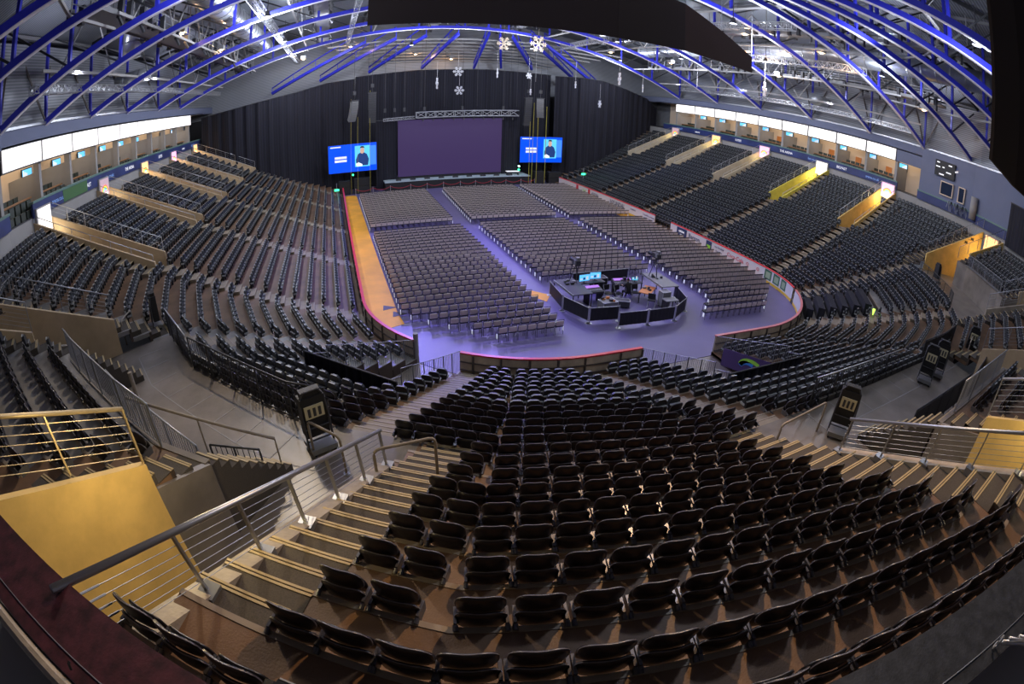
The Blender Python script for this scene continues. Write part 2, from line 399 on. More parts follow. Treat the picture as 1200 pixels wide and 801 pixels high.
# walkways in the recesses and passages behind them
wk = MB()
ZW = zk(13) - .0
def poly_between(side, a0, a1, r0, r1, n=8):
    ins = [pt(side, a0 + (a1 - a0) * j / n, r0) for j in range(n + 1)]; outs = [pt(side, a0 + (a1 - a0) * j / n, r1) for j in range(n + 1)]
    return ins, outs
for sd in (-1, 1):
    ins, outs = poly_between(sd, 27.7, 62.3, Rk(13) - .78, 24.24, 14)
    for j in range(14): wk.prism([ins[j], ins[j + 1], outs[j + 1], outs[j]], ZW - .3, ZW)
    for a0, a1 in ((27.7, 34), (56, 62.3)):
        ins, outs = poly_between(sd, a0, a1, 24.24, 31, 2)
        for j in range(2): wk.prism([ins[j], ins[j + 1], outs[j + 1], outs[j]], ZW - .3, ZW)
yA, yB, yC = CY - Rk(13) + .78, CY - 24.24, CY - 31
wk.prism([(-7, yA), (7, yA), (7, yB), (-7, yB)], ZW - .3, ZW)
for x in (-7, 4): wk.prism([(x, yB), (x + 3, yB), (x + 3, yC), (x, yC)], ZW - .3, ZW)
for sd in (-1, 1):
    for n in range(6):
        y0 = 9.4 + 10 * n; x0 = sd * (CX + Rk(14) - .78); wk.prism([(x0, y0 - 1), (sd * 36.5, y0 - 1), (sd * 36.5, y0 + 1), (x0, y0 + 1)], ZW - .3, ZW)
struct(wk, 'floor_walkway', m_walk)
# painted joint lines on the walkway
jl = MB()
for j in range(9):
    a = 33 + j * 3.3
    jl.beam((*pt(-1, a, 20.7), ZW + .004), (*pt(-1, a, 21.75), ZW + .004), .03, .006)
    if j < 8: jl.beam((*pt(-1, a, 21.75), ZW + .004), (*pt(-1, a + 3.3, 21.75), ZW + .004), .03, .006)
    x = -4.6 + 1.35 * j; jl.beam((x, yA - .1, ZW + .004), (x, yA - 1.15, ZW + .004), .03, .006)
    jl.beam((x, yA - 1.15, ZW + .004), (x + 1.35, yA - 1.15, ZW + .004), .03, .006)
struct(jl, 'trim_3', m_wallg)

def wall_line(a, b, za0, za1, zb0, zb1, th, m, name, parent=None, mb=None):
    d = Vector((b[0] - a[0], b[1] - a[1])); nrm = Vector((-d.y, d.x)).normalized() * th / 2
    g = mb or MB(); g.prism([(a[0] - nrm.x, a[1] - nrm.y), (b[0] - nrm.x, b[1] - nrm.y), (b[0] + nrm.x, b[1] + nrm.y), (a[0] + nrm.x, a[1] + nrm.y)],
                        [za0, zb0, zb0, za0], [za1, zb1, zb1, za1])
    return g
# front walls of the seat blocks that stand behind the walkways
g = MB()
for sd in (-1, 1):
    ps = [pt(sd, a, 24.2) for a in (34, 37.5, 45, 52.5, 56)]
    for p, q in zip(ps, ps[1:]): wall_line(p, q, ZW, zk(18) + .02, ZW, zk(18) + .02, .14, None, '', mb=g)
wall_line((-4, yB), (4, yB), ZW, zk(18) + .02, ZW, zk(18) + .02, .14, None, '', mb=g)
struct(g, 'wall_block_front', m_walk)
# passage side walls
def passage_wall(a, b, ra, rb, m, name, th=.16, extra=.28, n=6):
    """a,b: plan points at radii ra<rb ; the wall stands from the walkway to just above the slope"""
    g = MB()
    wall_line(a, b, ZW, zf(ra) + .42 + extra, ZW, min(zf(rb) + .42 + extra, 9.3), th, None, '', mb=g); return struct(g, name, m)
for sd in (-1, 1):
    for n in range(6):
        y0 = 9.4 + 10 * n
        for yy, nm in ((y0 - 1.0, 'near'), (y0 + 1.0, 'far')):
            ra = Rk(14) - .5; passage_wall((sd * (CX + ra), yy), (sd * 35.25, yy), ra, 29.65,
                                           (m_yelg if sd > 0 and n == 1 else m_yel if sd > 0 and n == 0 else m_beige if sd > 0 else m_tan), 'wall_passage_' + nm)
for sd in (-1, 1):
    for a in (34, 56):
        g = MB(); wall_line(pt(sd, a, 24.2), pt(sd, a, 25.5), ZW, zk(18) - .02, ZW, zk(19) + .0, .16, None, '', mb=g); struct(g, 'wall_block_side', m_walk)
    for a, ra, m in ((34, 25.5, m_yel if sd < 0 else m_tan), (56, 25.5, m_tan if sd < 0 else m_yel)):
        passage_wall(pt(sd, a, ra), pt(sd, a, 29.6), ra, 29.6, m, 'wall_passage_block', extra=.2)
    passage_wall(pt(sd, 62.3, 22.3), pt(sd, 62.3, 29.6), 22.3, 29.6, m_tan if sd < 0 else m_yel, 'wall_passage_far', extra=.25)
for x in (-4, 4): g = MB(); wall_line((x, CY - 24.2), (x, CY - 25.5), ZW, zk(18) - .02, ZW, zk(19) + .0, .16, None, '', mb=g); struct(g, 'wall_block_side', m_walk)
passage_wall((-4, CY - 25.5), (-4, CY - 29.6), 25.5, 29.6, m_yel, 'wall_passage_block', extra=.2)
passage_wall((4, CY - 25.5), (4, CY - 29.6), 25.5, 29.6, m_tan, 'wall_passage_block', extra=.2)
passage_wall((7, CY - 22.3), (7, CY - 29.6), 22.3, 29.6, m_tan, 'wall_passage_far', extra=.25)
passage_wall(pt(1, 27.7, 22.3), pt(1, 27.7, 29.6), 22.3, 29.6, m_conc, 'wall_passage_far', extra=.25)

# outer walls of the bowl: lower wall, ribbon board, balcony, upper wall, cladding
RW = 29.7
def ring(mb, r0, r1, z0, z1, facs, ymax=None):
    for i in facs:
        a, b = path(r0, ymax or YF), path(r1, ymax or YF); mb.prism([a[i], a[i + 1], b[i + 1], b[i]], z0, z1)
ALL = list(range(13))
g = MB()
def side_wall_with_gaps(g, sd, z0, z1, x0, x1):
    ys = [CY - RW * tan(radians(7.5))]
    for n in range(6): ys += [9.4 + 10 * n - 1, 9.4 + 10 * n + 1]
    ys += [YF]; ys[0] = min(ys[0], 8.4)
    for j in range(0, len(ys), 2):
        if ys[j + 1] > ys[j]: g.box(min(x0, x1), max(x0, x1), ys[j], ys[j + 1], z0, z1)
for sd in (-1, 1): side_wall_with_gaps(g, sd, zk(13), 9.6, sd * 35.3, sd * 35.5)
ring(g, RW, RW + .2, zk(13), 9.6, [1, 11]); struct(g, 'wall_lower', m_wallg)
g = MB(); ring(g, RW, RW + .2, 8.6, 9.6, [2, 3, 6, 9, 10, 7, 8]); struct(g, 'wall_lower_end', m_wallg)
g = MB(); ring(g, RW + .02, 39.5, 9.55, 9.68, [0, 1, 2, 3, 9, 10, 11, 12]); ring(g, 33, 39.5, 9.55, 9.68, [4, 5, 6, 7, 8]); struct(g, 'floor_balcony', m_dark)
# upper fascia above the boxes (z 14.05 - 15.1) and cladding up to the roof
g = MB(); ring(g, RW, RW + .25, 14.02, 15.1, [0, 1, 2, 3, 9, 10, 11, 12]); struct(g, 'wall_upper_band', m_wall)
g = MB(); ring(g, RW + .8, RW + 1.0, 15.1, 20.4, ALL); ring(g, RW - .1, RW + 1.0, 15.02, 15.1, ALL); struct(g, 'wall_cladding', m_metal)
g = MB(); ring(g, RW - .12, RW + .02, 15.0, 15.16, ALL); struct(g, 'trim_4', m_steel)
g = MB()
for i in (1, 2, 3, 9, 10, 11): pass
ring(g, RW + .0, RW + .25, 9.6, 14.05, [9, 10]); ring(g, RW + 4.5, RW + 4.7, 9.6, 14.05, [3, 4, 5, 6, 7, 8])
g.box(35.3, 35.55, 4.2, 5.4, 9.6, 14.05); ring(g, RW, RW + .25, 9.6, 14.05, [11]); struct(g, 'wall_right_corner', m_wall)
g = MB(); g.box(35.3, 35.55, 5.4, 8.9, 12.75, 14.05); struct(g, 'wall_over_boxes', m_wall)
g = MB(); g.box(-42, 42, 61.6, 62, 13.2, 27); struct(g, 'wall_far_end', m_metal)
g = MB(); g.box(-42, 42, 61.6, 62, -.3, 13.2); struct(g, 'wall_far_end_lower', m_black)
g = MB(); g.box(-42, 42, -25.4, -25, -.3, 24); struct(g, 'wall_near_end', m_metal)
g = MB(); g.box(-39.9, -39.6, -26, 75, 9.6, 20.4); g.box(39.6, 39.9, -26, 75, 9.6, 20.4); struct(g, 'wall_outer', m_metal)

# ---- roof deck
def zdeck(x): return 20.3 + 5.2 * (1 - (x / 39.) ** 2)
g = MB(); g.grid(lambda u, v: (-40 + 80 * u, -26 + 102 * v, zdeck(-40 + 80 * u)), 32, 1); struct(g, 'ceiling', m_deck)

# ================================================================ CAMERA-SIDE PARAPET LEDGE
def ledge(a_from, a_to, m, name, label):
    t = thing(name, label, 'ledge', (*pt(-1, (a_from + a_to) / 2, 28.7), 9.3))
    g = MB(); n = 10
    for j in range(n):
        A0, A1 = a_from + (a_to - a_from) * j / n, a_from + (a_to - a_from) * (j + 1) / n
        g.prism([pt(-1, A0, 28.44), pt(-1, A1, 28.44), pt(-1, A1, 29.04), pt(-1, A0, 29.04)], 9.36, 9.42)
    rel(g, t).build('ledge_top', m, t)
    g = MB()
    for j in range(n):
        A0, A1 = a_from + (a_to - a_from) * j / n, a_from + (a_to - a_from) * (j + 1) / n
        g.prism([pt(-1, A0, 28.5), pt(-1, A1, 28.5), pt(-1, A1, 28.62), pt(-1, A0, 28.62)], zk(21), 9.36)
    rel(g, t).build('upstand', m_riser, t)
    g = MB(); g.tube([(*pt(-1, a_from + (a_to - a_from) * j / n, 28.9), 9.425) for j in range(n + 1)], .006, 5)
    rel(g, t).build('edge_seam', m_steel, t); return t
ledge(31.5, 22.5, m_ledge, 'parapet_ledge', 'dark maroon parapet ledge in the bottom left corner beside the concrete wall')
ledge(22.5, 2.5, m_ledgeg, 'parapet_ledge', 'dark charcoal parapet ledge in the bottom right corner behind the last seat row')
g = MB(); n = 10
for j in range(n):
    A0, A1 = 32 - 3.2 * j, 32 - 3.2 * (j + 1); g.prism([pt(-1, A0, 29.0), pt(-1, A1, 29.0), pt(-1, A1, 33), pt(-1, A0, 33)], 8.3, 8.5)
struct(g, 'floor_gallery', m_wallg)
g = MB(); g.tube([(*pt(-1, 32 - 1.0 * j, 29.12), 9.36) for j in range(8)], .07, 10); tag(g.build('curved_pipe', m_conc), 'pale curved pipe along the back of the maroon ledge', 'pipe')
t = thing('handrail_bundle', 'bundle of short steel tubes behind the charcoal ledge at the bottom right edge', 'tubes', (-12.75, -18.95, 9.42))
for q in range(4):
    g = MB(); o_ = q * .055
    g.tube([(-.16 + o_, .33 - o_ * .8, .06 + (q % 2) * .03), (-.05 + o_, .16 - o_, .10), (.25 + o_, -.25 - o_, .10)], .022, 8); g.build('tube', m_steel, t, smooth=True)
g = MB(); g.tube([(-.20 + .05 * cos(a), .36, .07 + .06 * sin(a)) for a in [k * pi / 5 for k in range(10)]], .012, 6, closed=True); g.build('clamp_ring', m_steel, t)
t = tag(MB().tube([(*pt(-1, 26.4, 28.98 - .02 * k), 9.45 + .05 * sin(k)) for k in range(3)] , .012, 6).build('cable_end', m_black), 'short black cable lying on the maroon ledge', 'cable')

# near concrete parapets with cable railing
def cable_parapet(P0, P1, r0, r1, label, label2, posts, m, lean=(0, 0), mirror=1):
    """parapet from plan point P0 (low) to P1 (high) following the stand slope"""
    z0, z1 = zf(r0) + .36, zf(r1) + .28
    g = wall_line(P0, P1, ZW, z0, ZW, z1, .30, None, '')
    a, b = Vector((*P0, z0)), Vector((*P1, z1))
    w_ = g.build('parapet_wall', m); tag(w_, label, 'wall')
    d = (b - a); t = thing('cable_railing', label2, 'railing', a); hh = .80; rise = Vector((0, 0, hh)); 
    nrm = Vector((-d.y, d.x, 0)).normalized()
    g = MB(); g.tube([Vector((0, 0, 0)) + rise, d + rise], .038, 12); g.build('top_rail', m_steel, t, smooth=True)
    L = d.length
    for j in range(posts):
        p = d * ((j + .06) / (posts - .6)) if j < posts - 1 else d * .985
        off = nrm * (.17 * mirror)
        g = MB(); g.beam(p - Vector((0, 0, .02)) + off * .35, p + rise, .05, .028, (d.x, d.y, 0)); po = g.build('post', m_steel, t)
        g = MB(); u = d.normalized()
        g.beam(p + off * 1.02 + Vector((0, 0, .02)), p + off * 1.02 - Vector((0, 0, .24)), .22, .014, nrm)
        g.beam(p + off * 1.1 + Vector((0, 0, .02)), p - off * .2 + Vector((0, 0, .02)), .22, .014); g.build('base_bracket', m_steel, po)
        for q in (-.07, .07): g = MB(); g.tube([p + off * .9 + u * q + Vector((0, 0, -.12)), p + off * 1.35 + u * q + Vector((0, 0, -.12))], .014, 6); g.build('bolt', m_alu, po)
    for c in range(6):
        h = .09 + c * .112; g = MB(); g.tube([Vector((0, 0, h)), d + Vector((0, 0, h))], .0045, 5); ca = g.build('cable', m_steel, t)
        g = MB(); g.tube([d * .985 + Vector((0, 0, h)), d * .94 + Vector((0, 0, h))], .011, 6); g.build('tensioner', m_steel, ca)
    return t
cable_parapet(pt(-1, 27.9, 22.0), pt(-1, 27.5, 28.6), 22.0, 28.6,
              'sloping concrete parapet beside the near left stairs, rising to the maroon ledge',
              'steel cable railing on the concrete parapet beside the near left stairs', 7, m_conc)
cable_parapet((-7.05, CY - 22.9), (-6.75, CY - 29.6), 22.9, 29.6,
              'sloping concrete parapet beside the near right stairs', 'steel cable railing on the concrete parapet beside the near right stairs', 7, m_conc, mirror=-1)
def slope_rail(P0, P1, z0, z1, label, m, posts=6, h=.95, mid=5, name='sloping_railing', group=None, r=.024, bars=False):
    a, b = Vector((*P0, z0)), Vector((*P1, z1)); d = b - a; t = thing(name, label, 'railing', a, group=group)
    g = MB(); g.tube([(0, 0, h), d + Vector((0, 0, h))], r, 8); g.build('top_rail', m, t, smooth=True)
    for j in range(posts):
        p = d * (j / (posts - 1)); g = MB(); g.beam(p, p + Vector((0, 0, h)), .04, .03, (d.x, d.y, 0)); g.build('post', m, t)
    g = MB()
    if bars:
        nb = int(d.length / .13)
        for j in range(1, nb): p = d * (j / nb); g.beam(p + Vector((0, 0, .1)), p + Vector((0, 0, h)), .014, .014, (d.x, d.y, 0))
        g.tube([(0, 0, .1), d + Vector((0, 0, .1))], .014, 6)
    else:
        for c in range(mid): hz = h * (c + 1) / (mid + 1); g.tube([(0, 0, hz), d + Vector((0, 0, hz))], .006, 5)
    g.build('infill_bars' if bars else 'infill_wires', m, t)
    return t
# railings on the block side walls
q0, q1 = pt(-1, 34, 25.5), pt(-1, 34, 29.5)
slope_rail(q0, q1, zf(25.5) + .62, zf(29.5) + .62, 'railing on top of the yellow passage wall at the lower left', mat('yellow_lit_rail', (.55, .42, .22), .4, .4), 4, .98, 6, r=.035)
slope_rail((-4, CY - 25.5), (-4, CY - 29.5), zf(25.5) + .62, zf(29.5) + .62, 'railing on top of the yellow passage wall at the right edge', m_rail, 4, .98, 6, r=.035)
slope_rail((4, CY - 25.5), (4, CY - 29.5), zf(25.5) + .62, zf(29.5) + .62, 'railing on the far side of the seat block behind the right walkway', m_rail, 4, .98, 6)
slope_rail((7, CY - 22.3), (7, CY - 29.5), zf(22.3) + .67, zf(29.5) + .67, 'railing over the tan passage wall beyond the right walkway', m_rail, 7, .95, 5)
slope_rail(pt(-1, 56, 25.5), pt(-1, 56, 29.5), zf(25.5) + .62, zf(29.5) + .62, 'railing on the back wall of the left corner seat block', m_rail, 4, .98, 6)
slope_rail(pt(-1, 62.3, 22.3), pt(-1, 62.3, 29.5), zf(22.3) + .67, zf(29.5) + .67, 'railing over the tan wall at the left edge above the walkway', m_rail, 8, .95, 5)
slope_rail(pt(1, 62.3, 22.3), pt(1, 62.3, 29.5), zf(22.3) + .67, zf(29.5) + .67, 'railing above the lit yellow passage at the right corner, far side', m_rail, 8, .95, 5)
slope_rail(pt(1, 56, 24.1), pt(1, 56, 29.5), zf(24.1) + .62, zf(29.5) + .62, 'railing above the lit yellow passage at the right corner, near side', m_rail, 6, .95, 5)
slope_rail(pt(1, 34, 24.1), pt(1, 34, 29.5), zf(24.1) + .62, zf(29.5) + .62, 'railing at the near end of the right corner seat block', m_rail, 6, .95, 5)
slope_rail(pt(1, 27.7, 22.3), pt(1, 27.7, 29.5), zf(22.3) + .67, zf(29.5) + .67, 'railing at the right edge beside the tan passage wall', m_rail, 7, .95, 5)
# walkway front guard rails
def guard(pts, z, label, m, h=1.0, solid=False, group=None, mcap=None):
    a = Vector((*pts[0], z)); t = thing('guard_rail', label, 'railing', a, group=group); V = [Vector((*p, z)) - a for p in pts]
    g = MB(); g.tube([v + Vector((0, 0, h)) for v in V], .028, 8); g.build('top_rail', mcap or m, t, smooth=True)
    g = MB()
    for u, v in zip(V, V[1:]):
        n = max(1, int((v - u).length / .14))
        if solid: g.beam(u + Vector((0, 0, h * .52)), v + Vector((0, 0, h * .52)), .02, h * .86)
        else:
            for j in range(n): p = u.lerp(v, j / n); g.beam(p + Vector((0, 0, .06)), p + Vector((0, 0, h)), .016, .016)
            g.tube([u + Vector((0, 0, .08)), v + Vector((0, 0, .08))], .014, 6)
    g.build('cloth_panel' if solid else 'infill_bars', m, t)
    for u, v in zip(V, V[1:]):
        n = max(1, round((v - u).length / 1.3))
        for j in range(n): p = u.lerp(v, j / n); g = MB(); g.beam(p, p + Vector((0, 0, h)), .045, .045); g.build('post', m, t)
    return t
rg = 20.12
guard([pt(-1, a, rg) for a in (62, 60, 52.5)], ZW, 'grey guard rail along the far half of the left walkway', m_drail, 1.1, mcap=m_alu)
guard([pt(-1, a, rg) for a in (52, 45, 37.5, 34.5)], ZW, 'dark barred guard rail along the near half of the left walkway', m_drail, 1.1)
guard([(-4.3, yA + .05), (1.8, yA + .05)], ZW - .1, 'steel guard rail along the near half of the right walkway', m_drail, 1.1, mcap=m_alu)
guard([(4.4, yA + .05), (7.0, yA + .05), pt(1, 12, rg)], ZW - .1, 'dark cloth covered guard rail along the far half of the right walkway', m_dark, 1.1, solid=True)
guard([(-2.4, yB + 1.3), (3.6, yB + 1.3)], ZW, 'black cloth barrier at the back of the right walkway, nearer the camera', m_dark, 1.15, solid=True)
guard([(4.0, yB + 1.2), (7.3, yB + 1.6)], ZW, 'black cloth barrier at the back of the right walkway, farther away', m_dark, 1.15, solid=True)
guard([pt(-1, a, 24.24) for a in (37, 41, 45, 50, 53)], zk(18), 'pale barred railing in front of the left corner seat block', m_rail, .95, mcap=m_alu)
guard([pt(-1, a, 23.2) for a in (38, 42, 46, 50, 53)], ZW, 'tall barred railing at the back of the left walkway', m_rail, 1.15, mcap=m_alu)
guard([(-2.9, yB - .03), (2.9, yB - .03)], zk(18), 'long steel railing in front of the seat block behind the right walkway', m_rail, .95, mcap=m_alu)
guard([pt(1, a, rg) for a in (34, 37.5, 45, 52.5, 62)], ZW - .1, 'dark railing along the walkway below the lit yellow passage at the right', m_drail, 1.1)
guard([pt(1, a, 24.24) for a in (37, 41, 48, 53)], zk(18), 'pale railing in front of the right corner seat block', m_rail, .95)
# barrier panel leaning out and sloped handrail at left
slope_rail(pt(-1, 41, 24.1), pt(-1, 34.5, 22.1), zk(17) - .1, ZW + .05, 'long bent handrail crossing behind the tall barred railing at the left', m_conc, 3, .95, 0, r=.034)
slope_rail(pt(-1, 37.6, 22.9), pt(-1, 34.6, 22.6), ZW, ZW, 'short free-standing barred barrier at the near end of the left walkway', m_drail, 3, 1.05, 5, bars=True)
# short flights from the walkways up to the seat blocks behind them
def flight_up(p0, p1, wv, label):
    A_, B_ = Vector((*p0, 0)), Vector((*p1, 0)); d = B_ - A_; wv = Vector((*wv, 0)); t = thing('stairs', label, 'stairs', (*p0, ZW)); n = 9; g = MB(); gn = MB()
    for j in range(n):
        a, b = d * (j / n), d * ((j + 1) / n); zz = (zk(18) - ZW) * (j + 1) / (n + 1)
        g.prism([a.xy, b.xy, (b + wv).xy, (a + wv).xy], 0, zz); e = d.normalized() * .05; gn.prism([a.xy, (a + e).xy, (a + e + wv).xy, (a + wv).xy], zz, zz + .012)
    g.each('step', m_stepd, t); gn.build('step_nosing', m_strip, t)
for a0, da, lab in ((34.2, 1.5, 'short dark stairs from the left walkway beside the yellow wall'), (55.8, -1.5, 'short stairs from the left walkway to the far end of the corner seat block')):
    q, q1, r_ = pt(-1, a0, 21.9), pt(-1, a0, 24.1), pt(-1, a0 + da, 21.9); flight_up(q, q1, (r_[0] - q[0], r_[1] - q[1]), lab)
flight_up((-3.95, CY - 21.9), (-3.95, CY - 24.1), (1.0, 0), 'short dark stairs from the right walkway to the nearer end of its seat block')
# hoops
def hoop(a, b, z, h, label):
    a, b = Vector((*a, z)), Vector((*b, z)); t = thing('hoop_barrier', label, 'barrier', a); d = b - a; u = d.normalized(); r = .12; pts = [Vector((0, 0, 0))]
    pts += [Vector((0, 0, h - r))] + [Vector((0, 0, h - r)) + u * (r * (1 - cos(q))) + Vector((0, 0, r * sin(q))) for q in (.5, 1.0, 1.57)]
    pts += [d - u * (r * (1 - cos(q))) + Vector((0, 0, h - r + r * sin(q))) for q in (1.57, 1.0, .5)] + [d + Vector((0, 0, h - r)), d]
    g = MB(); g.tube(pts, .03, 10); g.build('hoop_tube', m_conc, t, smooth=True)
    for p in (Vector((0, 0, 0)), d): g = MB(); g.cyl((p.x, p.y, p.z), .075, .015, 12); g.build('foot_plate', m_steel, t)
hoop((-16.1, -10.55), (-14.95, -10.45), 5.1, 1.12, 'pale tubular hoop barrier across the near left stairs')
hoop((-7.2, CY - 21.2), (-5.0, CY - 21.0), zk(13) - .05, 1.0, 'tubular hoop barrier across the near right stairs')
hoop(pt(-1, 33.6, 21.3), pt(-1, 31.0, 21.6), ZW, 1.0, 'tubular hoop barrier beside the black trolley at the left walkway end')
hoop(pt(-1, 66.5, 21.4), pt(-1, 64, 22), ZW, 1.0, 'thin hoop handrail by the tan wall at the far left of the walkway')
hoop((8.0, CY - 21.3), (9.3, CY - 21.0), ZW, 1.05, 'steel hoop barrier at the far end of the right walkway')
# bollard
p = pt(-1, 51.3, 22.53); g = MB(); g.cyl((0, 0, 0), .075, 1.0, 14); o = g.build('bollard', m_conc, smooth=False); o.location = (*p, ZW); tag(o, 'slim upright post standing alone on the left walkway', 'bollard')
# trolleys (stacked evacuation chairs under a cover)
def trolley(x, y, rz, label, m=None):
    t = thing('evacuation_trolley', label, 'trolley', (x, y, ZW), rz); t.scale = (1.2, 1.2, 1.08)
    g = MB()
    for sx in (-.27, .27): g.tube([(sx, 0, .1), (sx, .04, .9), (sx * .9, .1, 1.28)], .022, 8)
    g.tube([(-.24, .1, 1.28), (-.15, .1, 1.42), (.15, .1, 1.42), (.24, .1, 1.28)], .022, 8)
    for h in (.3, .6): g.tube([(-.27, .02, h), (.27, .02, h)], .016, 6)
    g.build('frame', m_dark, t)
    g = MB(); g.prism([(-.25, .06), (.25, .06), (.25, .3), (-.25, .3)], .35, 1.3); g.prism([(-.2, .1), (.2, .1), (.2, .28), (-.2, .28)], 1.3, 1.42); g.build('black_cover', m_black, t)
    g = MB(); g.box(-.2, .2, .035, .055, .82, 1.12); pn = g.build('notice_panel', mat('cream_notice', (.62, .56, .36), .5), t)
    g = MB()
    for q in range(3): g.box(-.14 + q * .11, -.08 + q * .11, .03, .036, .86, 1.06)
    g.build('notice_marks', m_dark, pn)
    g = MB(); g.box(-.27, .27, -.18, .32, .08, .2); g.build('base_tray', m_case, t)
    for sx in (-.22, .22):
        for sy in (-.12, .25): g = MB(); g.tube([(sx - .02, sy, .045), (sx + .02, sy, .045)], .045, 10); g.build('wheel', m_black, t)
trolley(*pt(-1, 33.5, 21.0), radians(22), 'black covered evacuation trolley at the near end of the left walkway')
trolley(-4.6, -12.1, radians(-55), 'black covered evacuation trolley beside the hoop at the near right stairs')
trolley(2.6, -11.75, radians(-62), 'black trolley with cream panel, the nearer of the pair on the right walkway')
trolley(4.0, -11.75, radians(-62), 'black trolley with cream panel, the farther of the pair on the right walkway')
trolley(9.2, -11.75, radians(-62), 'black covered trolley at the far end of the right walkway')
trolley(*pt(-1, 65.5, 20.6), radians(-65), 'black covered evacuation trolley at the far end of the left walkway')
trolley(*pt(1, 52, 21.2), radians(60), 'black covered trolley on the walkway below the lit yellow passage at the right')

# ================================================================ STAIRS IN THE AISLES
def zone_poly(z, i, r0, r1):
    p = facet_quad(i, r0, r1)
    p = clip(p, z.a, 1); p = p and clip(p, z.b, -1)
    return p if p and area(p) > .01 else None
WH = {'side_low': 'lower', 'side_up': 'upper', 'corner_low': 'lower', 'corner_up': 'upper', 'end_low': 'lower', 'end_up': 'upper', 'block_side': 'side'}
cnt = {}
for z in ZN:
    if z.kind != 'aisle': continue
    side = 'left' if z.f[0] < 6 else 'right'
    key = (side, z.name); cnt[key] = cnt.get(key, 0) + 1; n = cnt[key]
    if z.name in ('side_low', 'side_up'):
        if n > 5: continue
        lab = '%s flight of stairs in the %s stand, %s counted from the near corner' % (WH[z.name], side, NUM[n - 1])
    elif z.name == 'corner_low': lab = 'lower %s stairs on the %s side of the %s corner entrance' % ('pale', ('near', 'far')[n - 1], side)
    elif z.name == 'corner_up': lab = ('near left stairs running up beside the concrete parapet in the foreground' if side == 'left' and n == 1 else 'upper stairs %s the %s corner seat block' % (('before', 'beyond')[n - 1], side))
    elif z.name == 'block_side': lab = 'steps at the %s end of the %s' % ('near' if (z.f[0] != 6 and n % 2) or (z.f[0] == 6 and z.a[0][0] < 0) else 'far', 'seat block behind the right walkway' if z.f == [6] else side + ' corner seat block')
    elif z.name == 'end_low': lab = 'pale lower stairs %s of the central end entrance' % side
    else: lab = ('near right stairs beside the right hand concrete parapet' if side == 'left' else 'upper stairs beyond the walkway at the right edge')
    near = z.name in ('corner_up', 'end_up', 'block_side') or z.name == 'side_up'
    a0 = None; st, nz = MB(), MB()
    kmax = min(z.k1, 22)
    for k in range(z.k0, kmax + 1):
        for i in z.f:
            if i in (4, 5) and k >= 22: continue
            p = zone_poly(z, i, Rk(k) - .37, Rk(k) + .04)
            if p: st.prism(p, zk(k), (zk(k) + zk(k + 1)) / 2)
            p = zone_poly(z, i, Rk(k) - .78, Rk(k) - .36)
            if p: st.prism(p, zk(k) - .02, zk(k) + .004)
            for ra, zz in ((Rk(k) - .785, zk(k) + .006), (Rk(k) - .375, (zk(k) + zk(k + 1)) / 2 + .002)):
                for o_, wd in (((0, .032), (.05, .082)) if near else ((0, .05),)):
                    p = zone_poly(z, i, ra + o_, ra + wd)
                    if p: nz.prism(p, zz - .012, zz + .006)
    if not st.v: continue
    c0 = st.v[0]; t = thing('stairs', lab, 'stairs', c0)
    rel(st, t).each('step', m_stepd if z.name in ('corner_up', 'end_up', 'block_side') else m_step, t)
    rel(nz, t).build('step_nosing', m_strip if near else m_nose, t)
# ================================================================ TIP-UP SEATS
def shell(mb, w_, h, z0, y0, lean, thick, bulge, nx=8, nz=6, rc=.10, flip=1):
    """rounded rectangular moulded shell, curved in plan, standing from z0 to z0+h"""
    def outline(u, v):
        x = (u - .5) * w_; zz = v * h
        r = rc; dx = max(0, abs(x) - (w_ / 2 - r)); dz = max(0, abs(zz - h / 2) - (h / 2 - r)); L = hypot(dx, dz)
        if L > r: x = math.copysign((w_ / 2 - r) + dx * r / L, x); zz = h / 2 + math.copysign((h / 2 - r) + dz * r / L, zz - h / 2)
        return x, zz
    for s in (0, 1):
        def fn(u, v):
            x, zz = outline(u, v); e = max(abs(u - .5), abs(v - .5)) * 2; t_ = thick * (1 - .6 * e ** 3)
            y = y0 + lean * zz - bulge * (x / (w_ / 2)) ** 2 * flip + (t_ if s else 0)
            return (x, y, z0 + zz)
        n = len(mb.v); mb.grid(fn, nx, nz)
        if s == 0: mb.f[-nx * nz:] = [tuple(reversed(f)) for f in mb.f[-nx * nz:]]
    a = n - (nx + 1) * (nz + 1); b = n
    rim = [j for j in range(nx + 1)] + [(q + 1) * (nx + 1) + nx for q in range(nz)] + [nz * (nx + 1) + nx - 1 - j for j in range(nx)] + [(nz - 1 - q) * (nx + 1) for q in range(nz - 1)]
    mb.add([], []); 
    for q in range(len(rim)):
        i0, i1 = rim[q], rim[(q + 1) % len(rim)]; mb.f.append((a + i0, a + i1, b + i1, b + i0)); mb.m.append(mb.cur)
    return [mb.v[b + i] for i in rim]
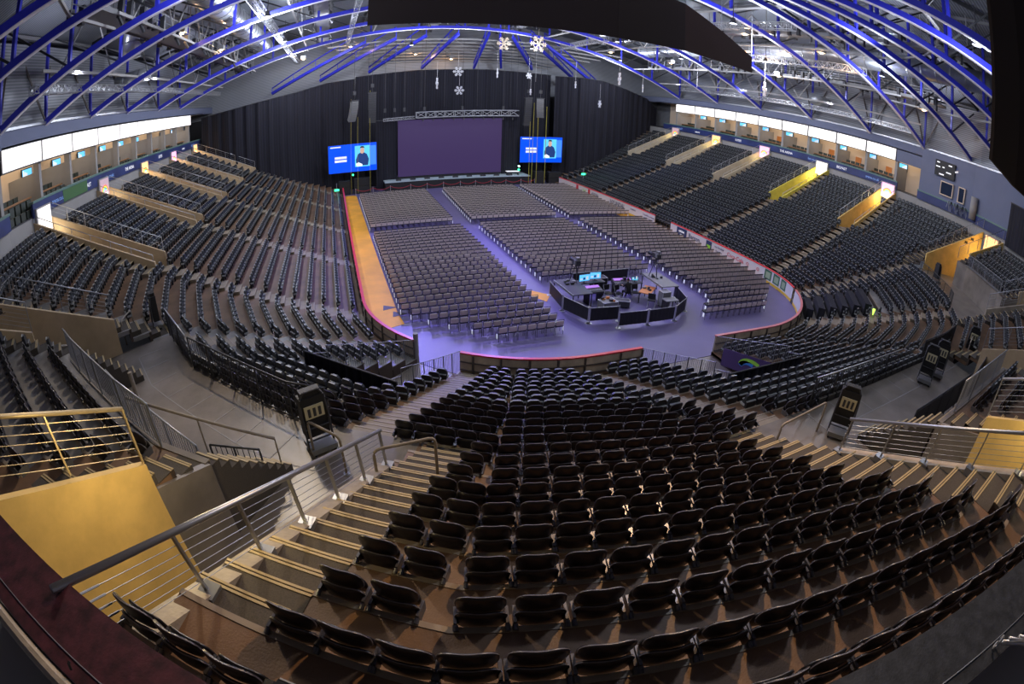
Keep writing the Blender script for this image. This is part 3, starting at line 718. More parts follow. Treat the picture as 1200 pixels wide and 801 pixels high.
# near seat parts (local: x along row, +y outwards/backwards, origin on the tread)
back = MB(); rimpts = shell(back, .45, .345, .49, -.10, .13, .045, .045, 12, 9, .15)
backrest_me = back.mesh('backrest', m_seat, True)
low = MB(); lowpts = shell(low, .47, .30, .315, -.055, .10, .05, .04, 10, 7, .12)
low_me = low.mesh('lower_shell', m_seat, True)
rim = MB(); rim.tube([Vector(p) + Vector((0, -.004, 0)) for p in rimpts], .006, 5, closed=True)
rim_me = rim.mesh('edge_piping', m_rim, True)
rim = MB(); rim.tube([Vector(p) + Vector((0, -.002, 0)) for p in lowpts], .0075, 5, closed=True)
rim2_me = rim.mesh('lower_piping', m_rim, True)
pan = MB(); shell(pan, .42, .28, .36, -.19, .12, .05, .02, 8, 5, .10)
pan_me = pan.mesh('tip_up_pan', m_pan, True)
brks = []
for sx in (-.235, .235):
    brk = MB(); brks.append(brk)
    brk.prism([(sx - .015, -.18), (sx + .015, -.18), (sx + .015, .02), (sx - .015, .02)], .36, .50)
    brk.tube([(sx, .02, .47), (sx, .08, .445)], .026, 8)
brk = MB(); brk.box(-.03, .03, .02, .19, .20, .38)
brk_me = [(n_, b_.mesh(n_, m_brk)) for n_, b_ in (('side_bracket', brks[0]), ('side_bracket', brks[1]), ('stem', brk))]
def near_seat(loc, rz, label):
    t = thing('stadium_seat', label, 'seat', loc, rz, 'tip-up seats of the block below the camera')
    for nm, me in (('backrest', backrest_me), ('edge_piping', rim_me), ('lower_shell', low_me), ('lower_piping', rim2_me), ('tip_up_pan', pan_me), *brk_me):
        o = bpy.data.objects.new(nm, me); COL.objects.link(o); o.parent = t
    return t
# far seat: light version used in the one stuff mesh
def far_seat_template():
    g = MB(); W, n = .225, 4
    g.cur = 0
    prof = [(-.17, .34), (-.222, .42), (-.225, .66), (-.19, .77), (-.10, .825), (.10, .825), (.19, .77), (.225, .66), (.222, .42), (.17, .34)]
    v0 = [(x, -.15 + .1 * (z - .34), z) for x, z in prof]; v1 = [(x, -.05 + .1 * (z - .34), z) for x, z in prof]; N_ = len(prof)
    g.add(v0 + v1, [tuple(range(N_)), tuple(reversed(range(N_, 2 * N_)))] + [(i + N_, (i + 1) % N_ + N_, (i + 1) % N_, i) for i in range(N_)])
    g.box(-.03, .03, -.06, .02, 0, .36)
    g.cur = 0
    g.prism([(-.21, -.06), (.21, -.06), (.215, .035), (-.215, .035)], .36, .572)
    g.prism([(-.20, -.20), (.20, -.20), (.21, -.10), (-.21, -.10)], .40, .60)
    g.cur = 1
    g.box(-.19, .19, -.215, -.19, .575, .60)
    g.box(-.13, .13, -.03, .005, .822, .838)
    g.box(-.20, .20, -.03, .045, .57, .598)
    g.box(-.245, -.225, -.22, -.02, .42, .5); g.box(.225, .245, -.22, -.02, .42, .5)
    return g
FT = far_seat_template()
seats = []
for k in range(NR - 1):
    R = Rk(k)
    for i in range(13):
        if i in (4, 5) and k > 22: continue
        if k == 23: continue
        a, tdir, iv = intervals(i, k, R, ('aisle', 'void', 'cover'))
        _, on = fdir(i)
        for u, v, e0, e1 in iv:
            L = v - u - .02; n = int((L + (.10 if 'f' in (e0, e1) else 0)) / .51)
            if n < 1: continue
            if i in (0, 12):
                if R + CX > 0 and False: pass
            step = min(L / n, .54); start = u + ((v - u) - step * n) / 2
            if e0 == 'z' and e1 == 'f': start = u + .03
            if e0 == 'f' and e1 == 'z': start = v - .03 - step * n
            for q in range(n):
                s_ = start + step * (q + .5); x, y = a[0] + tdir[0] * s_, a[1] + tdir[1] * s_
                if (x < 0 and y > 49.9) or (x > 0 and y > 51.2 + max(0, x - 20) * .22): continue
                seats.append((x, y, zk(k), atan2(-on[0], on[1]), k, i, q, n))
CAMF = Vector((fwd[0], fwd[1], fwd[2])) if not isinstance(fwd, Vector) else fwd
CV = Vector(CAM)
def vis(x, y, z):
    d = Vector((x, y, z)) - CV; c = d.dot(fwd) / d.length
    if c < .25: return None
    th = math.acos(min(1, c)); rx, ry = d.dot(right), d.dot(up); r_ = hypot(rx, ry); t_ = th
    for _ in range(20): t_ = th / (1 + .0852 * t_ * t_)
    px, py = 600 + 614.02 * t_ * rx / r_, 400.5 - 614.02 * t_ * ry / r_
    return d.length if (-15 < px < 1215 and -15 < py < 825) else None
cand = []
for s in seats:
    d = vis(s[0], s[1], s[2] + .7)
    cand.append((d if d else 1e6, s))
cand.sort(key=lambda c: c[0])
nearset = set(id(c[1]) for c in cand[:300] if c[0] < 1e5)
ROWN = {}
for s in seats:
    if id(s) in nearset:
        k, i = s[4], s[5]
        row = NUM[22 - k] if 22 - k >= 0 else 'first'
        if i in (4, 5): where = 'near block'
        elif i == 6: where = 'block beyond the right stairs'
        else: where = 'block beyond the left stairs'
        ROWN.setdefault((where, k), []).append(s)
for (where, k), L in ROWN.items():
    L.sort(key=lambda s: (s[5], s[6]))
    for j, s in enumerate(L):
        near_seat((s[0], s[1], s[2]), s[3], 'dark seat, %s from left in %s row below the ledge, %s' % (NUM[j] if j < 30 else 'thirty-%s' % NUM[j - 30], NUM[max(0, 22 - k)], where))
g = MB(); vv, ff, mm = g.v, g.f, g.m
for s in seats:
    if id(s) in nearset: continue
    c_, s_ = cos(s[3]), sin(s[3]); n0 = len(vv)
    for x, y, z in FT.v: vv.append((s[0] + x * c_ - y * s_, s[1] + x * s_ + y * c_, s[2] + z))
    for f_ in FT.f: ff.append(tuple(q + n0 for q in f_))
    mm.extend(FT.m)
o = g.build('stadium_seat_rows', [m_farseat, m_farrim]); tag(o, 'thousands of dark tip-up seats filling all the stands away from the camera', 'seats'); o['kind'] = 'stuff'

# ================================================================ RINK BOARDS
HB = 1.18
def board(ptsf, label, back=m_boardb, cap=m_red, inner=m_board, kick=m_kick):
    """ptsf: plan points along the inner face, the outer side lies to the left of travel"""
    a = Vector((*ptsf[0], 0)); t = thing('rink_board', label, 'rink board', a); P_ = [Vector((*p, 0)) - a for p in ptsf]
    def off(d):
        out = []
        for i, p in enumerate(P_):
            e = (P_[min(i + 1, len(P_) - 1)] - P_[max(i - 1, 0)]).normalized(); out.append(p + Vector((-e.y, e.x, 0)) * d)
        return out
    def strip(d0, d1, z0, z1, name, m):
        g = MB(); A_, B_ = off(d0), off(d1)
        for i in range(len(P_) - 1): g.prism([A_[i][:2], A_[i + 1][:2], B_[i + 1][:2], B_[i][:2]], z0, z1)
        return g.build(name, m, t)
    strip(0, .03, .0, HB - .04, 'inner_panel', inner); strip(.09, .11, .0, HB - .05, 'back_panel', back)
    strip(-.03, .14, HB - .04, HB + .02, 'top_cap', cap); strip(-.012, -.001, .02, .22, 'kick_plate', kick)
    g = MB(); A_, B_ = off(.10), off(.19); acc = 0
    for i in range(len(P_) - 1):
        L = (P_[i + 1] - P_[i]).length; n = max(1, int(round(L / 1.2)))
        for q in range(n):
            if L < 1.0 and i % 2: continue
            p, r_ = A_[i].lerp(A_[i + 1], q / n), B_[i].lerp(B_[i + 1], q / n); g.beam(p.lerp(r_, .5), p.lerp(r_, .5) + Vector((0, 0, HB - .06)), .07, .08)
    for h in (.35, .75):
        for i in range(len(P_) - 1): g.beam(off(.14)[i] + Vector((0, 0, h)), off(.14)[i + 1] + Vector((0, 0, h)), .05, .05)
    g.each('frame_post', m_post, t); return t
def arc(side, a0, a1, n=12, r=RB): return [(side * (CX + r * sin(radians(a0 + (a1 - a0) * j / n))), CY - r * cos(radians(a0 + (a1 - a0) * j / n))) for j in range(n + 1)]
b1 = board([(x, y) for x, y in reversed([(-15.0, 50 - 40.6 * j / 30) for j in range(31)] + arc(-1, 90, 52.5, 10)[1:])], 'long red capped board along the left side of the floor, up to the corner entrance', inner=m_board)
b2 = board(list(reversed(arc(-1, 37.5, 0, 10) + [(-3.2, 0)])), 'short curved board with red cap in front of the near seat block')
b3 = board(list(reversed([(1.5, 0), (CX, 0)] + arc(1, 0, 58, 14)[1:])), 'curved board with pale red cap round the near right corner', cap=mat('pale_pink_cap', (.72, .22, .22), .4))
b4 = board(list(reversed(arc(1, 61, 90, 8) + [(15.0, 9.4 + 1.2 * j) for j in range(1, 12)])), 'white advertising board at the right side, nearest part with the green panels')
b5 = board([(15.0, 49.5 - 1.2 * j) for j in range(21)], 'white advertising board at the right side, far part towards the stage')
# advertising on the boards: texts on the inner face (x = 15, facing -x)
def ad(b, txt, y, size, m, z=.66, x=14.965, xs=1.0):
    Mx = Matrix.Translation(-b.location) @ frame((x, y, z), (0, -1, 0), (0, 0, 1)); text(txt, size, Mx, m, b, 'board_lettering', xs=xs)
def adpanel(b, y0, y1, m, z0=.26, z1=1.08, x=14.975):
    g = MB(); g.box(x, x + .02, y0, y1, z0, z1); return rel(g, b).build('advert_panel', m, b)
ad(b5, 'HYUNDAI', 33.2, .72, m_ink, xs=1.0); ad(b5, 'AXON', 38.6, .6, m_ink); ad(b5, 'Park', 41.5, .5, m_lime)
adpanel(b5, 43.3, 43.9, m_redink, .05); adpanel(b5, 40.0, 40.5, m_redink, .05)
ad(b5, 'northern', 29.7, .3, m_ink, .8); ad(b5, 'Translink services', 26.6, .3, m_ink, .8); ad(b5, 'every day to the game', 26.6, .22, m_ink, .5)
adpanel(b4, 19.9, 21.5, m_ink, .3, 1.08); ad(b4, 'ARENA', 20.7, .28, m_white, .74, 14.955); ad(b4, 'park', 20.7, .2, m_white, .46, 14.955)
ad(b4, 'Barron', 18.7, .62, m_ink, .68); adpanel(b4, 16.1, 16.9, m_ink, .3, 1.05); adpanel(b4, 16.25, 16.75, m_lime, .4, .7, 14.96)
ad(b4, 'ice hockey', 15.0, .3, m_ink, .85); ad(b4, 'live here', 15.0, .26, m_ink, .5); ad(b4, 'Coca-Cola', 12.8, .5, m_redink, .7); ad(b4, 'O', 11.2, .42, m_redink, .7); ad(b4, 'O', 9.9, .42, m_redink, .7)
for a0, a1 in ((88, 82.5), (81, 75.5), (74, 69)):
    P_, Q_ = arc(1, a0, a1, 4, RB - .012), arc(1, a0, a1, 4, RB - .004); g = MB()
    for j in range(4): g.prism([P_[j], P_[j + 1], Q_[j + 1], Q_[j]], .3, 1.08)
    rel(g, b4).build('advert_panel', mat('dark_green_print', (.06, .16, .10), .4), b4)
    P_, Q_ = arc(1, a0 - 1, a1 + 1, 4, RB - .018), arc(1, a0 - 1, a1 + 1, 4, RB - .012); g = MB()
    for j in range(4): g.prism([P_[j], P_[j + 1], Q_[j + 1], Q_[j]], .42, .92)
    rel(g, b4).build('advert_print', mat('pale_green_print', (.35, .45, .3), .4), b4)
# end gate post of the left board, white stair side
g = MB(); p = arc(-1, 52.4, 52.4, 1)[0]; g.cyl((0, 0, 0), .12, 1.5, 12); o = g.build('gate_post', m_wallg); o.location = (*p, 0); tag(o, 'pale end post of the left board at the left corner entrance', 'post')
# yellow floor strips
def strip_board(poly, label):
    g = MB(); c = poly[0]; g.prism([(x - c[0], y - c[1]) for x, y in poly], 0, .012); o = g.build('floor_strip', m_wood); o.location = (*c, .001); return tag(o, label, 'floor strip')
strip_board([(-14.9, 50), (-14.9, 9.4)] + [q for q in arc(-1, 88, 78, 3, RB - .06)] + [(-12.95, 8.1), (-13.1, 9.6), (-13.3, 50)], 'long orange yellow floor strip between the left board and the left seat block')
strip_board([(14.9, 9.6), (14.9, 49.5), (13.2, 49.5), (14.05, 9.0)], 'long orange yellow floor strip between the right seat block and the adverts')
strip_board([(-4.95, 10.4), (-4.2, 8.9), (-3.55, 9.9), (-4.4, 10.9)], 'small yellow floor patch by the front left corner of the sound desk')
for q, (x, y) in enumerate(((-13.45, 9.2), (-13.9, 10.3))):
    g = MB(); g.prism([(0, 0), (.9, .25), (.1, .75)], 0, .01); o = g.build('floor_marking', m_dark); o.location = (x, y, .014); tag(o, 'dark triangular mark on the near end of the left yellow strip, %s one' % ('nearer', 'farther')[q], 'floor marking', None)

# ================================================================ TUNNELS
def cloth(a, b, z0, z1, label, bulge=.12):
    A_, B_ = Vector((*a, 0)), Vector((*b, 0)); d = B_ - A_; nrm = Vector((-d.y, d.x, 0)).normalized(); t = thing('black_cloth_barrier', label, 'barrier', (*a, z0))
    g = MB(); n = 60
    g.grid(lambda u, v: tuple(d * u + nrm * (.03 * sin(u * 70) + .02 * sin(u * 31)) + Vector((0, 0, (z1 - z0) * v))), n, 3); g.build('cloth', m_drape, t)
    g = MB(); g.tube([Vector((0, 0, z1 - z0)), d + Vector((0, 0, z1 - z0))], .035, 8)
    for u in (0, .33, .66, 1): g.beam(d * u, d * u + Vector((0, 0, z1 - z0)), .05, .05)
    g.build('barrier_frame', m_dark, t); return t
cloth(pt(-1, 53.5, 15.35), pt(-1, 36.5, 15.35), zk(5) - 1.0, zk(6) + .95, 'black cloth barrier at the back of the left corner entrance')
cloth((-3.3, CY - 15.45), (1.3, CY - 15.45), zk(5) - 1.0, zk(6) + .95, 'black cloth barrier at the back of the central end entrance')
def stair_side(P0, P1, label, m):   # stepped wall + barred panels along a tunnel side
    t = thing('entrance_side_railing', label, 'railing', (*P0, 0)); d = Vector((P1[0] - P0[0], P1[1] - P0[1], 0)); L = d.length; u = d.normalized()
    g = MB(); gp = MB(); n = 7
    for j in range(n):
        a, b = u * (L * j / n), u * (L * (j + .96) / n); za = zk(max(0, j - 1)) if j else 0; z0 = zk(min(j, 5)); h = .95
        lo = z0 - .02; g.beam(a + Vector((0, 0, lo / 2 - .1)), b + Vector((0, 0, lo / 2 - .1)), .1, lo + .2)
        g1 = MB(); g1.tube([a + Vector((0, 0, z0)), a + Vector((0, 0, z0 + h)), b + Vector((0, 0, z0 + h + .29)), b + Vector((0, 0, z0))], .02, 6)
        for q in range(1, 7): p = a.lerp(b, q / 7); g1.beam(p + Vector((0, 0, z0 + .06)), p + Vector((0, 0, z0 + h + .29 * q / 7)), .012, .012)
        g1.build('barred_panel', m, t)
    g.build('stepped_wall', m_riser, t); return t
stair_side(arc(-1, 37.8, 37.8, 1)[0], pt(-1, 37.8, 15.3), 'stepped row of barred panels on the near side of the left corner entrance', m_rail)
stair_side(arc(-1, 52.2, 52.2, 1)[0], pt(-1, 52.2, 15.3), 'stepped row of barred panels on the far side of the left corner entrance', m_rail)
stair_side((-3.15, -.1), (-3.15, CY - 15.3), 'stepped row of barred panels on the left side of the central end entrance', m_rail)
stair_side((1.55, -.1), (1.55, CY - 15.3), 'stepped row of barred panels on the right side of the central end entrance', m_rail)
t = thing('printed_banner', 'purple banner with a green and blue swoosh inside the central end entrance', 'banner', (1.35, -1.0, .0))
g = MB(); g.prism([(0, 0), (.03, 0), (.03, -4.0), (0, -4.0)], [0, 0, 1.0, 1.0], [.95, .95, 2.0, 2.0]); g.build('banner_panel', m_purple, t)
for r_, w_, m in ((.95, .24, m_lime), (.68, .22, m_azure)):
    g = MB(); 
    for j in range(10):
        a0, a1 = radians(10 + j * 9), radians(19 + j * 9)
        g.add([(-.008, -1.3 - r_ * 1.2 + r_ * 1.3 * cos(a) , .62 + r_ * .8 * sin(a)) if o_ else (-.008, -1.3 - r_ * 1.2 + (r_ - w_) * 1.3 * cos(a), .62 + (r_ - w_) * .8 * sin(a)) for a, o_ in ((a0, 0), (a1, 0), (a1, 1), (a0, 1))], [(0, 1, 2, 3)])
    g.build('swoosh', m, t)
# covered rows in the right corner entrance
for k in range(6):
    g = MB()
    for i in fi(1, 30, 45, 60):
        for z in ZN:
            if z.kind == 'cover' and i in z.f:
                p = zone_poly(z, i, Rk(k) - .35, Rk(k) + .16)
                if p: g.prism(p, zk(k), zk(k) + .86)
    if g.v:
        c0 = g.v[0]; t = thing('covered_seat_row', 'row of seats under a black cover in the right corner entrance, %s from the rink' % NUM[k], 'covered seats', c0, group='black covered rows in the right corner')
        rel(g, t).build('black_cover', m_drape, t)
        for da in (-3, -1.5, 4):
            q = pt(1, 45 + da, Rk(k) + .165); g = MB(); g.box(-.05, .05, -.05, .05, 0, .12); o = g.build('white_label', m_white, t); o.location = Vector((*q, zk(k) + .45)) - t.location
g = MB(); g.cyl((0, 0, 0), .03, .4, 8, .12); o = g.build('safety_light', mat('lime_lamp', (.4, .9, .1), .5, emit=(.5, 1, .1), estr=2)); o.location = (*pt(1, 37, 14.6), zk(6)); tag(o, 'small lime green lamp beside the black covered rows', 'lamp')

# ================================================================ FLOOR CHAIRS
ch_frame = MB()
for sx in (-.22, .22):
    ch_frame.tube([(sx, .20, 0), (sx, .19, .42), (sx, -.20, .42), (sx, -.22, 0)], .014, 5)
    ch_frame.tube([(sx, -.16, .42), (sx, -.25, .86)], .014, 5)
ch_frame.tube([(-.22, -.25, .86), (.22, -.25, .86)], .016, 5)
cf_me = ch_frame.mesh('chair_frame', m_cfr)
g = MB(); shell(g, .43, .29, .53, -.275, -.12, .05, -.015, 5, 4, .05); cb_me = g.mesh('chair_back', m_pad, True)
g = MB(); g.prism([(-.21, -.19), (.21, -.19), (.19, .22), (-.19, .22)], .42, .49); cs_me = g.mesh('chair_seat', m_cfr)
g = MB(); g.box(-.012, .012, -.06, .06, .16, .40); tg_me = g.mesh('row_tag', m_tag)
chairs = []   # (x, y, block, row, col, endtag)
def shear(y): return .055 * max(0, y - 28)
def block(name, rows):
    for r_, (x0, x1, y) in enumerate(rows):
        n = int(round((x1 - x0) / .54)); st = (x1 - x0) / n
        for q in range(n): chairs.append((x0 + st * (q + .5) + 0, y, name, r_, q, q == 0, q == n - 1))
L_rows = [(-8.75, -5.1, 4.75), (-9.8, -5.1, 5.65), (-10.8, -5.1, 6.55), (-11.75, -5.1, 7.45), (-12.55, -5.1, 8.35)] + [(-13.0, -5.15, 9.25 + .9 * j) for j in range(20)]
L_rows += [(-13.05, -5.25 + shear(29.4 + .9 * j) * .5, 29.4 + .9 * j) for j in range(20)]
C_rows = [(-3.3, 5.2, 12.3 + .9 * j) for j in range(17)] + [(-3.5 + shear(29.4 + .9 * j), 5.3 + shear(29.4 + .9 * j) * 1.6, 29.4 + .9 * j) for j in range(20)]
R_rows = [(4.2, 9.9, 4.2), (5.1, 10.8, 5.1), (6.1, 12.0, 6.0), (6.6, 13.0, 6.9), (6.75, 13.6, 7.8)] + [(6.75, 14.1, 8.7 + .9 * j) for j in range(21)]
R_rows += [(6.8 + shear(29.4 + .9 * j), 14.1 + shear(29.4 + .9 * j) * .3, 29.4 + .9 * j) for j in range(20)]
block('left floor block', L_rows); block('central floor block', C_rows); block('right floor block', R_rows)
chairs.sort(key=lambda c: (Vector((c[0], c[1], .8)) - CV).length)
GA = 'padded chairs in rows on the floor'
def chair_thing(c):
    lab = 'grey padded chair, %s from left in %s row of the %s' % (NUM[c[4]], NUM[c[3]] if c[3] < 30 else 'far', c[2])
    t = thing('padded_chair', lab, 'chair', (c[0], c[1], 0), 0, GA)
    for nm, me in (('frame', cf_me), ('backrest', cb_me), ('seat', cs_me)):
        o = bpy.data.objects.new(nm, me); COL.objects.link(o); o.parent = t
    for fl, sx in ((c[5], -.27), (c[6], .27)):
        if fl: o = bpy.data.objects.new('row_tag', tg_me); COL.objects.link(o); o.parent = t; o.location = (sx, -.1, 0); o['label'] = 'white tag on the row end'
for c in chairs[:300]: chair_thing(c)
g = MB(); T = MB()
T.cur = 0
T.prism([(-.225, -.29), (.225, -.29), (.225, -.24), (-.225, -.24)], .52, .82); T.cur = 1
T.box(-.22, .22, -.2, .2, .42, .48)
for sx in (-.22, .22): T.box(sx - .012, sx + .012, -.25, -.22, 0, .86); T.box(sx - .012, sx + .012, .18, .2, 0, .43)
T.box(-.235, .235, -.30, -.22, .82, .88)
for c in chairs[300:]:
    n0 = len(g.v); g.v += [(c[0] + x, c[1] + y, z) for x, y, z in T.v]; g.f += [tuple(q + n0 for q in f_) for f_ in T.f]; g.m += T.m
    for fl, sx in ((c[5], -.29), (c[6], .29)):
        if fl: g.cur = 2; g.box(c[0] + sx - .012, c[0] + sx + .012, c[1] - .16, c[1] - .04, .14, .40)
o = g.build('padded_chair_rows', [m_pad, m_cfr, m_tag]); tag(o, 'grey padded chairs filling the farther part of the floor towards the stage', 'chairs'); o['kind'] = 'stuff'
# ================================================================ STAGE
YS = 52.2
t = thing('stage_platform', 'low stage with a pale cyan floor and black skirt below the large violet screen', 'stage', (0, 50.6, 0))
g = MB(); g.box(-9.3, 10.9, .06, 6, .0, 1.15); g.build('skirt', m_black, t)
g = MB(); g.box(-9.4, 11.0, 0, 6, 1.15, 1.3); g.build('deck', m_stage, t)
for k in range(9): g = MB(); g.box(-.35, .35, .25, .6, 1.3, 1.5); o = g.build('floor_monitor', m_dark, t); o.location.x = -7.5 + 1.95 * k
t = thing('led_wall', 'large plain violet screen at the back of the stage', 'screen', (0, YS, 1.65))
g = MB(); g.box(-7.4, 7.15, 0, .12, 0, 7.9); g.build('screen_face', m_led, t)
g = MB(); g.box(-7.4, 7.15, .12, .35, -.3, 8.0); g.build('support_frame', m_black, t)
def side_screen(x0, x1, z0, z1, y, label):
    t = thing('video_screen', label, 'screen', (x0, y, z0)); W, H = x1 - x0, z1 - z0
    g = MB(); g.box(-.06, W + .06, .03, .2, -.06, H + .06); g.build('screen_frame', m_black, t)
    g = MB(); g.box(0, W, 0, .03, 0, H); g.build('screen_image', m_scr, t)
    def pl(xa, xb, za, zb, m, nm, d=.012): g = MB(); g.box(W * xa, W * xb, -d, 0, H * za, H * zb); return g.build(nm, m, t)
    pl(.04, .26, .91, .95, m_white, 'caption_bar')
    pl(.13, .38, .50, .58, m_white, 'caption_bar'); pl(.13, .38, .38, .46, m_white, 'caption_bar')
    pl(.55, .86, .16, .92, m_scyan, 'portrait_background'); pl(.86, .99, .2, .9, mat('mid_blue_image', (.05, .2, .6), .3, emit=(.05, .22, .75), estr=.8), 'skyline_image')
    def poly(pts, m, nm, d): g = MB(); n = len(pts); g.add([(W * a, -d, H * b) for a, b in pts], [tuple(range(n))]); g.build(nm, m, t)
    mk = mat('screen_navy', (.01, .03, .12), .4, emit=(.008, .03, .13), estr=1); sk = mat('screen_skin', (.5, .3, .2), .4, emit=(.5, .32, .25), estr=.8); hr = mat('screen_black', (.01, .01, .02), .4, emit=(.01, .01, .03), estr=1)
    poly([(.58, .2), (.57, .42), (.61, .6), (.66, .67), (.74, .67), (.80, .6), (.84, .42), (.82, .2)], mk, 'portrait_shirt', .016)
    poly([(.665, .66), (.66, .78), (.685, .85), (.725, .85), (.75, .78), (.742, .66), (.70, .62)], sk, 'portrait_face', .02)
    poly([(.655, .80), (.665, .88), (.70, .905), (.74, .885), (.756, .80), (.74, .84), (.67, .84)], hr, 'portrait_hair', .024)
    poly([(.58, .18), (.57, .28), (.62, .32), (.70, .25), (.70, .18)], mat('screen_white', (.8, .8, .8), .4, emit=(.75, .8, .85), estr=.9), 'portrait_hands', .02)
    return t
side_screen(-16.85, -10.35, 3.0, 6.8, 51.8, 'blue video screen showing a person in a dark shirt, left of the stage')
side_screen(9.9, 16.4, 3.05, 6.85, 52.0, 'blue video screen showing a person in a dark shirt, right of the stage')
# lighting truss over the screen
def box_truss(a, b, s, label, name='lighting_truss', m=m_alu, cat='truss', bays=None, group=None):
    a, b = Vector(a), Vector(b); t = thing(name, label, cat, a, group=group); d = b - a; L = d.length; u = d.normalized(); n = bays or max(2, int(L / (s * 1.6)))
    v = Vector((0, 0, 1)); w_ = u.cross(v).normalized(); v = w_.cross(u).normalized(); r = s * .055
    cs = [w_ * (s / 2) * p + v * (s / 2) * q for p, q in ((-1, -1), (1, -1), (1, 1), (-1, 1))]
    g = MB()
    for c in cs: g.tube([c, d + c], r * 1.4, 5)
    g.build('chord_tubes', m, t); g = MB()
    for j in range(n):
        p, q = d * (j / n), d * ((j + 1) / n)
        for e in range(4):
            c0, c1 = cs[e], cs[(e + 1) % 4]; g.beam(p + (c0 if j % 2 else c1), q + (c1 if j % 2 else c0), r * 1.3, r * 1.3); g.beam(p + c0, p + c1, r * 1.3, r * 1.3)
    g.build('lattice_bars', m, t); return t
t = box_truss((-5.0, YS - .5, 10.2), (9.3, YS - .5, 10.35), .8, 'aluminium lighting truss hanging above the large violet screen')
for k in range(10):
    g = MB(); g.cyl((0, 0, -.6), .13, .35, 8, .10); o = g.build('spotlight', m_dark, t); o.location = (.9 + 1.4 * k, -.1, -.25)
t = box_truss((-9.4, YS - .4, 9.75), (-5.2, YS - .4, 9.9), .35, 'thin lower truss continuing left of the main lighting truss')
for k, x in enumerate((-7.9, -6.6, -3.9, 1.3, 7.1, -9.2)):
    t = thing('chain_hoist', 'motor hoist on a steel chain above the stage truss, %s from the left' % NUM[(1, 2, 3, 4, 5, 0)[k]], 'hoist', (x, YS - .5, 10.8), group='motor hoists above the stage')
    g = MB(); g.box(-.14, .14, -.14, .14, 0, .55); g.build('motor_body', m_dark, t); g = MB(); g.tube([(0, 0, .5), (0, 0, 10.2)], .022, 5); g.build('chain', m_dark, t)
for k, x in enumerate((-11.4, -4.2, -1.0, 3.6, 8.4, 9.4, 12.0, 13.9)):
    g = MB(); g.tube([(0, 0, 0), (0, 0, 9.5)], .02, 5); o = g.build('hanging_cable', m_dark); o.location = (x, YS + .4, 11.3); tag(o, 'thin vertical cable in front of the back curtain, %s from the left' % NUM[k], 'cable', 'cables hanging over the stage')
# line arrays
def line_array(x, y, ztop, n, label, ang=0, rz=0, m=m_dark):
    t = thing('line_array', label, 'loudspeaker', (x, y, ztop), rz, 'hanging loudspeaker arrays')
    g = MB(); g.box(-.55, .55, -.3, .3, 0, .14); g.tube([(0, 0, .1), (0, 0, 7.5)], .025, 5); g.box(-.2, .2, -.15, .15, .8, 1.3); g.build('rigging_frame', m_dark, t)
    p = Vector((0, 0, -.02)); a = radians(4)
    for j in range(n):
        g = MB(); g.prism([(-.5, -.3), (.5, -.3), (.42, .3), (-.42, .3)], -.30, 0); g.box(-.46, .46, -.315, -.3, -.27, -.03); o = g.build('cabinet', m, t)
        o.location = p; o.rotation_euler = (a, 0, 0); p = p + Vector((0, -sin(a) * -.31 * 0 + sin(a) * .31, -cos(a) * .31)); a += radians(ang)
    return t
line_array(-13.4, 50, 12.7, 9, 'curved grey line array, the outer one left of the stage', 3.2, .5, m_case)
line_array(-11.0, 50.5, 13.6, 13, 'straight black line array, the inner one left of the stage', .4)
line_array(10.3, 50.5, 12.6, 13, 'straight black line array, the inner one right of the stage', .4)
line_array(11.9, 50, 12.6, 9, 'curved grey line array, the outer one right of the stage', 3.2, -.5, m_case)
for k, (x, z0, z1) in enumerate(((-13.9, .2, 13), (-13.0, .2, 10.5), (-11.35, .2, 14), (11.2, .1, 12), (11.9, .1, 10), (13.2, .1, 11.5), (10.8, .1, 9.5))):
    g = MB(); g.beam((0, 0, 0), (.15 - .04 * k, 0, z1 - z0), .14, .03); o = g.build('cable_strop', m_gold); o.location = (x, 50.6, z0); tag(o, 'yellow cable strop hanging beside the loudspeakers, %s from the left' % NUM[(0, 1, 2, 4, 5, 6, 3)[k]], 'strop', 'yellow strops')
# speaker stacks and stage side clutter
for k, (x, w_, h, lab) in enumerate(((-14.8, 1.5, 1.9, 'black ground stack of loudspeakers under the left video screen'), (-12.4, 2.2, 2.1, 'large black covered stack left of the stage'), (12.6, 1.6, 1.8, 'black ground stack of loudspeakers under the right video screen'), (15.0, 2.0, 1.7, 'dark covered cases at the right of the stage'))):
    t = thing('speaker_stack', lab, 'loudspeaker', (x, 51.4, 0)); 
    for j in range(2): g = MB(); g.box(-w_ / 2, w_ / 2, -.5, .6, h * j / 2 + .01, h * (j + 1) / 2 - .01); g.box(-w_ / 2 + .08, w_ / 2 - .08, -.52, -.5, h * j / 2 + .08, h * (j + 1) / 2 - .08); g.build('cabinet', m_black, t)
t = thing('piano_riser', 'pale low table at the right end of the stage', 'table', (8.6, 51.3, 1.3))
g = MB(); g.box(-.9, .9, -.4, .4, .5, .58); g.build('table_top', m_white, t); g = MB()
for sx in (-.8, .8): g.box(sx - .04, sx + .04, -.3, .3, 0, .5)
g.each('leg', m_dark, t)
for k, (x, z) in enumerate(((9.6, 2.55), (9.6, 2.05), (-13.6, 2.6))):
    g = MB(); g.cyl((0, 0, 0), .13, .25, 10); o = g.build('stage_lamp', m_green if k else mat('pale_green_lamp', (.6, 1, .8), .5, emit=(.5, 1, .8), estr=3)); o.location = (x, 51.6, z); o.rotation_euler = (pi / 2, 0, 0); tag(o, ('upper pale green lamp under the right video screen', 'lower green lamp under the right video screen', 'green lamp under the left video screen')[k], 'lamp')
